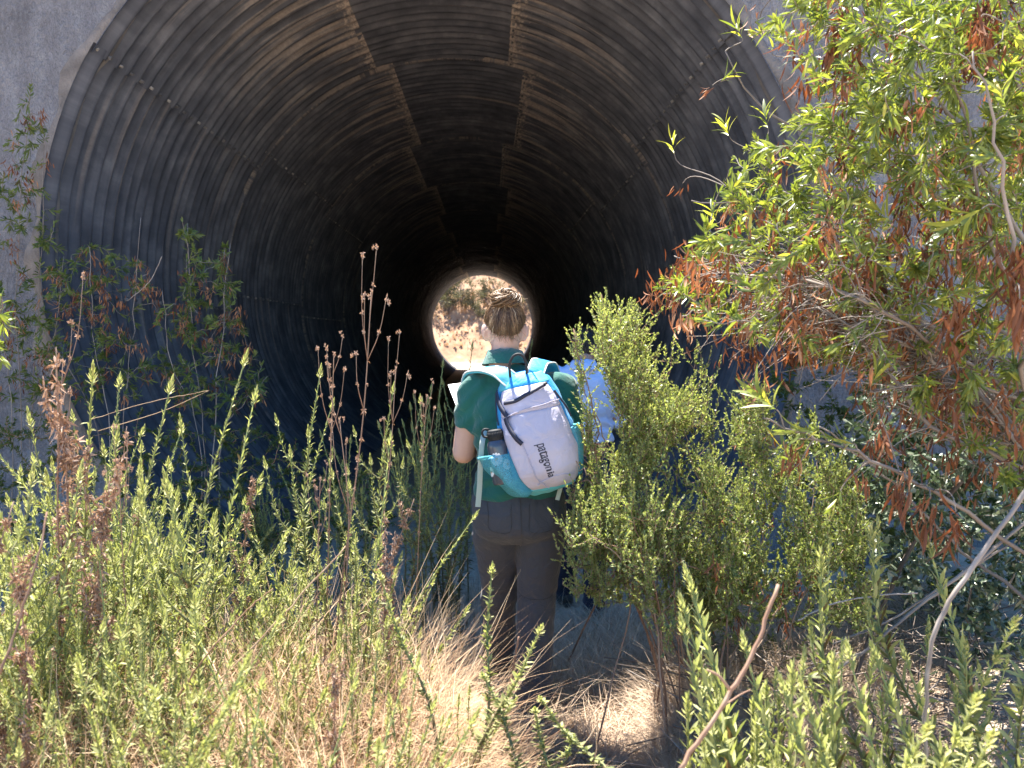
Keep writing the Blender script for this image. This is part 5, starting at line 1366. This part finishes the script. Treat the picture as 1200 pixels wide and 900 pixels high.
patch("side_panel", -.99, lambda V: sL(V) - .02, .30, .93, .003, M_BLUE)
patch("side_panel", lambda V: sR(V) + .02, .99, .30, .93, .003, M_BLUE)
pocketL = patch("mesh_pocket", -.995, lambda V: sL(V) + .02, .03, .37, .010, M_MESH, shape=lambda U, V: .074 * np.minimum(1, 2.2 * np.sin(np.clip(U, 0, 1) * np.pi)) ** .7 * (.25 + .75 * V))
patch("mesh_pocket", lambda V: sR(V) - .02, .995, .06, .46, .010, M_MESH, shape=lambda U, V: .015 * np.sin(U * np.pi) * (.4 + .6 * V))
patch("bottom_trim", -.80, .75, .0, .05, .009, M_TURQ)
strip("pocket_hem", [(-.995, .36), (-.85, .365), (-.70, .37), (-.52, .375)], .011, lambda t: .011 + .074 * np.minimum(1, 2.2 * np.sin(t * np.pi)) ** .7, M_TURQ); strip("pocket_hem", [(.58, .47), (.80, .46), (.985, .46)], .012, .022, M_TURQ)
zp = strip("zip", [(-.40, .755), (-.15, .755), (.08, .795), (.32, .825)], .014, .018, M_NAVY); strip("zip_puller", [(.30, .822), (.37, .832)], .010, .022, M_BLACK, zp)
strip("zip", [(-.66, .85), (-.60, .80), (-.50, .73), (-.40, .67), (-.34, .635)], .017, .018, M_NAVY)
strip("zip", [(-.40, .64), (-.36, .58), (-.28, .50), (-.18, .42)], .016, .021, M_NAVY)
strip("zip", [(.50, .77), (.58, .68), (.67, .58), (.70, .54)], .012, .015, M_NAVY); strip("zip", [(.58, .70), (.66, .62), (.75, .53), (.79, .50)], .010, .014, M_TEAL)
strip("side_zip", [(-.80, .88), (-.79, .75), (-.77, .60)], .006, .008, M_NAVY)
strip("seam", [(-.40, .645), (-.10, .665), (.20, .68), (.50, .69)], .003, .018, M_LILAC); strip("seam", [(-.18, .42), (-.14, .30), (-.10, .15), (.0, .06)], .0022, .019, M_LILAC)
strip("seam", [(-.12, .09), (.08, .14), (.30, .13), (.48, .10)], .0022, .016, M_LILAC)
# lettering printed down the panel
cu = bpy.data.curves.new("lettering", 'FONT'); cu.body = "patagonia"; cu.size = .048; cu.offset = .0006; cu.extrude = 0; cu.space_character = .98
to = bpy.data.objects.new("letter_tmp", cu); COL.objects.link(to)
dg = bpy.context.evaluated_depsgraph_get(); lm = bpy.data.meshes.new_from_object(to.evaluated_get(dg)); bpy.data.objects.remove(to)
n = len(lm.vertices); co = np.empty(n * 3, np.float32); lm.vertices.foreach_get("co", co); co = co.reshape(-1, 3)
tl = co[:, 0].max(); co[:, 0] *= .128 / tl; co[:, 1] *= .66
# text runs downward: +x of the text -> down the pack; +y of the text -> to the right
sv0, sv1 = np.array([-.02, .395]), np.array([.01, .135])
f = co[:, 0] / .128
v_t = sv0[1] + (sv1[1] - sv0[1]) * f; s_t = sv0[0] + (sv1[0] - sv0[0]) * f + co[:, 1] / .30
# sit just above the puffed panel
Vn = (v_t - .015) / (.67 - .015); aL, aR = sL(v_t), sR(v_t); Un = (s_t - aL) / (aR - aL)
pos = pk_world(S(s_t, v_t, .007 + puff(Un, Vn) + .0012))
lm.vertices.foreach_set("co", pos.astype(np.float32).ravel()); lm.update(); lm.name = "lettering"; lm.materials.clear(); lm.materials.append(plain("dark_print", (.03, .03, .05), .6))
link("lettering", lm, pack)
# straps, handle and webbing (positions are world offsets from the pack's base)
def ribbon(name, pts, w, mat, side, parent=pack, n=26, th=.008, widths=None):
    C = spline(pts, n); t = norm(np.gradient(C, axis=0)); sd = np.asarray(side, float); sd = norm(sd - t * np.sum(t * sd, 1, keepdims=True)); nr = np.cross(sd, t)
    if np.mean(nr[:, 2]) < 0: nr = -nr
    w = np.full(n, w) if widths is None else np.interp(np.linspace(0, 1, n), np.linspace(0, 1, len(widths)), widths)
    w = w[:, None]
    prof = [(-.5, -.5), (-.5, .3), (-.4, .5), (0, .62), (.4, .5), (.5, .3), (.5, -.5)]
    rows = [C + sd * w * a + nr * th * c for a, c in prof]
    b = Buf(); grid(b, np.stack(rows + rows[:1], 1)); o = link(name, b.mesh(name, mat), parent)
    return o, C, sd, nr, w
def wofs(px, py, y): return P(px, py, W_LOC[1] + y) - bp_c
for side, pts, mat in ((-1, [(600, 447, -.155), (585, 436, -.125), (566, 433, -.045), (552, 440, .05), (550, 470, .11), (556, 520, .12)], M_TURQ),
                       (1, [(626, 444, -.150), (629, 432, -.120), (634, 424, -.030), (644, 430, .07), (652, 470, .12), (650, 520, .12)], M_BLUE)):
    o, C, sd, nr, w = ribbon("shoulder_strap", [wofs(*q) for q in pts], .062, mat, (1, .12, .25 * -side), th=.012)
    for e in (-1, 1):
        b = Buf(); tube(b, C + sd * w * .5 * e + nr * .004, .0032, 6); link("piping", b.mesh("piping", M_PIPE), o)
b = Buf(); hpts = spline([wofs(598, 442, -.15), wofs(597, 428, -.17), wofs(601, 418, -.175), wofs(608, 415, -.175), wofs(614, 419, -.175), wofs(617, 430, -.165), wofs(617, 440, -.15)], 24)
tube(b, hpts, .0050, 8); link("grab_handle", b.mesh("grab_handle", M_BLACK), pack)
ribbon("webbing_strap", [wofs(568, 505, -.10), wofs(565, 520, -.145), wofs(563, 545, -.15), wofs(562, 570, -.15), wofs(560, 594, -.148)], .020, M_WEB, (1, .0, 0), th=.003)
ribbon("webbing_strap", [wofs(660, 560, -.13), wofs(656, 575, -.14), wofs(653, 586, -.142)], .016, M_WEB, (1, 0, .2), th=.003)

# --- drinking bottle in the side pocket
bc = S(np.array([-.64]), np.array([.215]), .022)[0] + np.array([-.012, 0, 0]); bc_w = bp_c + pk_world(bc)
bot = root("water_bottle", "dark grey bottle with white daisies and a black cap in the backpack's side pocket", "bottle", tuple(bc_w))
bot.rotation_euler = (R(-4), -BP_TILT + R(20) * -0 - R(-4), 0)
def lathe(name, prof, mat, parent, n=36):
    b = Buf(); a = np.arange(n) / n * 2 * np.pi
    V = np.stack([np.stack([r_ * np.cos(a), r_ * np.sin(a), np.full(n, z)], 1) for r_, z in prof], 1); grid(b, V, wrap_u=True)
    return link(name, b.mesh(name, mat), parent)
m, nt, bs = material("smoked_plastic"); bs.inputs["Base Color"].default_value = (.050, .060, .085, 1); bs.inputs["Roughness"].default_value = .18; bs.inputs["Specular IOR Level"].default_value = .6
lathe("bottle_body", [(.001, -.03), (.034, -.03), (.037, -.022), (.037, .105), (.036, .115), (.030, .128), (.022, .134), (.001, .134)], m, bot)
cap = lathe("cap", [(.001, .130), (.027, .130), (.028, .136), (.028, .163), (.025, .169), (.001, .170)], M_BLACK, bot)
b = Buf()
for k in range(30):
    a = k / 30 * 2 * math.pi; tube(b, [(.0285 * math.cos(a), .0285 * math.sin(a), .138), (.0285 * math.cos(a), .0285 * math.sin(a), .160)], .0014, 5)
tube(b, spline([(-.027, 0, .145), (-.043, 0, .150), (-.046, -.004, .166), (-.036, -.004, .176), (-.02, 0, .172)], 14), .0042, 8)
link("cap_grip", b.mesh("cap_grip", M_BLACK), cap)
M_PETAL, M_YEL = plain("white_petal", (.80, .78, .76), .6), plain("yellow_heart", (.72, .36, .03), .6)
for (ang, z, sz) in ((-105, .064, .025), (-45, .040, .021), (-160, .02, .02)):
    b, c = Buf(), Buf(); r0 = .0378; a0 = R(ang)
    for k in range(13):
        p = k / 13 * 2 * np.pi; q = []
        for rr in (0.25, .5, .75, .95):
            for w in (-.17, 0, .17):
                ww = w * {0.25: .45, .5: .95, .75: 1.25, .95: .7}[rr]
                x = sz * (rr * math.cos(p) - ww * math.sin(p)); y = sz * (rr * math.sin(p) + ww * math.cos(p))
                th_ = a0 + x / r0; q.append(((r0 + .0006 + .0001 * (k % 2)) * math.cos(th_), (r0 + .0006 + .0001 * (k % 2)) * math.sin(th_), z + y))
        grid(b, np.array(q).reshape(4, 3, 3))
    q = [[((r0 + .0012) * math.cos(a0 + sz * .26 * rr * math.cos(p) / r0), (r0 + .0012) * math.sin(a0 + sz * .26 * rr * math.cos(p) / r0), z + sz * .26 * rr * math.sin(p)) for rr in (0, .5, 1)] for p in np.arange(16) / 16 * 2 * np.pi]
    grid(c, np.array(q), wrap_u=True)
    d = link("daisy_sticker", b.mesh("daisy_sticker", M_PETAL), bot); link("daisy_heart", c.mesh("daisy_heart", M_YEL), d)

# --- white papers on a board held in front of the chest
p0, p1 = P(526, 451, 3.46), P(542, 492, 3.24)
pad = root("clipboard", "white clipboard of papers held before the walker's chest", "clipboard", tuple(p0))
yv = norm(p1 - p0); xv = norm(np.array([1.0, .10, .05])); xv = norm(xv - yv * xv.dot(yv)); zv = np.cross(xv, yv)
FR = np.stack([xv, yv, zv], 1)
M_PAPER = plain("white_paper", (.80, .80, .80), .7)
for nm, c, s in (("board", (.11, .155, .004), (.225, .32, .004)), ("paper", (.109, .158, -.001), (.212, .30, .005))):
    b = Buf(); box(b, np.array(c) @ FR.T, s, FR); link(nm, b.mesh(nm, M_PAPER if nm == "paper" else plain("white_board", (.72, .72, .72), .4), smooth=False), pad)
b = Buf(); box(b, np.array((.11, .012, -.007)) @ FR.T, (.10, .022, .008), FR); tube(b, np.array([(.07, .02, -.014), (.07, .004, -.018), (.15, .004, -.018), (.15, .02, -.014)]) @ FR.T, .003, 6)
link("clip", b.mesh("clip", plain("clip_metal", (.5, .5, .5), .3, metallic=1), smooth=False), pad)

# trouser seams follow the cloth
def on_cloth(obj, pts, off=.001):
    """press points onto a mesh along +Y (from behind)"""
    out = []
    for x, z in pts:
        hit, loc, nr, _ = obj.ray_cast(Vector((x, -1.0, z)), Vector((0, 1, 0)))
        if hit: out.append(np.array(loc) + np.array(nr) * off)
    return np.array(out)
trs = [c for c in walker.children if c.name.startswith("trousers")][0]
bpy.context.view_layer.update()
for nm, pts, rd in (("pocket_seam", [(-.125, .905), (-.12, .86), (-.115, .80), (-.04, .795), (-.035, .86), (-.035, .90)], .0013), ("pocket_seam", [(.13, .905), (.125, .86), (.12, .80), (.04, .795), (.035, .86), (.035, .90)], .0013),
                    ("seat_seam", [(.0, .93), (.002, .88), (.004, .82), (.006, .76), (.004, .72)], .0016), ("knee_seam", [(.003, .515), (.03, .507), (.07, .505), (.11, .508), (.135, .515)], .0015)):
    q = on_cloth(trs, [tuple(a) for a in spline([(x, 0, z) for x, z in pts], 26)[:, [0, 2]]])
    if len(q) > 3:
        b = Buf(); tube(b, q, rd, 5); link(nm, b.mesh(nm, M_SEAM), trs)

# --- the second person, half hidden by the brush
def short_hair(r, hc, HR, hp, mats):
    g = np.random.default_rng(92); b = Buf()
    m = strand_mat("black_hair", [(0, (.008, .006, .005)), (1, (.035, .025, .02))])
    for k in range(1100):
        p = g.uniform(0, 6.28); e0 = R(np.interp(abs(((p + np.pi / 2 + np.pi) % (2 * np.pi)) - np.pi), [0, .9, 1.3, 1.8, 3.14], [118, 110, 84, 80, 52])) * g.uniform(.0, 1)
        q = np.array([[math.sin(e) * math.cos(p), math.sin(e) * math.sin(p), math.cos(e)] for e in np.linspace(e0, e0 + .45, 5)]) * np.array([.079, .097, .113]) * (1 + np.linspace(.0, .06, 5)[:, None] * g.uniform(.2, 1))
        tube(b, q @ HR.T + hc, np.linspace(.0035, .0012, 5), 4, tint=g.uniform(0, 1), cap=False)
    th = np.linspace(0, 1, 14); V = []
    for p in np.arange(32) / 32 * 2 * np.pi:
        e = R(np.interp(abs(((p + np.pi / 2 + np.pi) % (2 * np.pi)) - np.pi), [0, .9, 1.3, 1.8, 3.14], [118, 110, 84, 80, 52])) * th
        V.append(np.stack([np.sin(e) * np.cos(p), np.sin(e) * np.sin(p), np.cos(e)], 1) * [.078, .096, .112] @ HR.T + hc)
    grid(b, np.array(V), tint=.2, wrap_u=True)
    link("hair", b.mesh("hair", m), r)
PD = 4.55
q = P(680, 560, PD); pz = gz(q[0], PD)
loc2 = np.array([q[0], PD, pz + .01])
def PL(px, py): return P(px - 4, py, PD) - loc2
hx2, hz2 = PL(690, 407)[[0, 2]]; sz_ = PL(684, 440)[2]; hemz = PL(684, 516)[2]
nk2 = (PL(688, 424)[0], .03, PL(688, 424)[2])
J2 = dict(scale=.95, waist=hemz + .1, head=(hx2, .09, hz2), nod=.32, turn=-.55, neck=nk2,
          torso=[(0, 0, .80, .15, .10), (0, 0, hemz + .05, .14, .095), (0, 0, 1.10, .145, .1), (0, 0, sz_ - .06, .165, .095), (0, .015, sz_ + .03, .11, .07), (nk2[0], .025, nk2[2], .06, .055)],
          shirt=[(0, 0, hemz, .185, .135), (0, 0, hemz + .05, .185, .135), (0, 0, hemz + .16, .172, .125), (0, 0, sz_ - .15, .172, .122), (0, .003, sz_ - .03, .175, .105), (0, .015, sz_ + .03, .135, .082), (nk2[0], .025, nk2[2], .075, .065)],
          shL=(-.165, 0, sz_ - .01), elL=(-.205, .03, sz_ - .26), wrL=(-.12, .24, sz_ - .24), shR=(.165, 0, sz_ - .01), elR=(.21, .03, sz_ - .26), wrR=(.12, .24, sz_ - .24), palmL=(.6, .5, .6), palmR=(-.6, .5, .6), sleeve=1.6,
          hipL=(-.085, 0, .80), knL=(-.085, .10, .46), anL=(-.085, .16, .10), hipR=(.085, 0, .80), knR=(.085, .02, .46), anR=(.085, -.06, .10), footL=(-.02, .16, -.07), footR=(.02, .16, -.07), soleL=0, soleR=0,
          pelvis=[(0, 0, .66, .10, .08), (0, -.005, .72, .168, .115), (0, -.005, .80, .172, .118), (0, 0, .90, .155, .105), (0, 0, .95, .15, .10)], thigh=[.095, .088, .072], shin=[.072, .068, .062])
mats2 = dict(skin=skin_mat("tan_skin", (.42, .24, .17)), eye=M_EYE, shirt=fabric("pale_blue_shirt_cloth", (.50, .60, .86), .85, 500, .06, .2, .4), trousers=fabric("navy_trouser_cloth", (.022, .026, .05), .85), boot=plain("dark_boot_leather", (.04, .035, .03), .6), sole=M_SOLE)
make_person(J2, "person", "dark-haired person in a pale blue shirt half hidden behind the light green bush", tuple(loc2), mats2, short_hair, yaw=-.12)
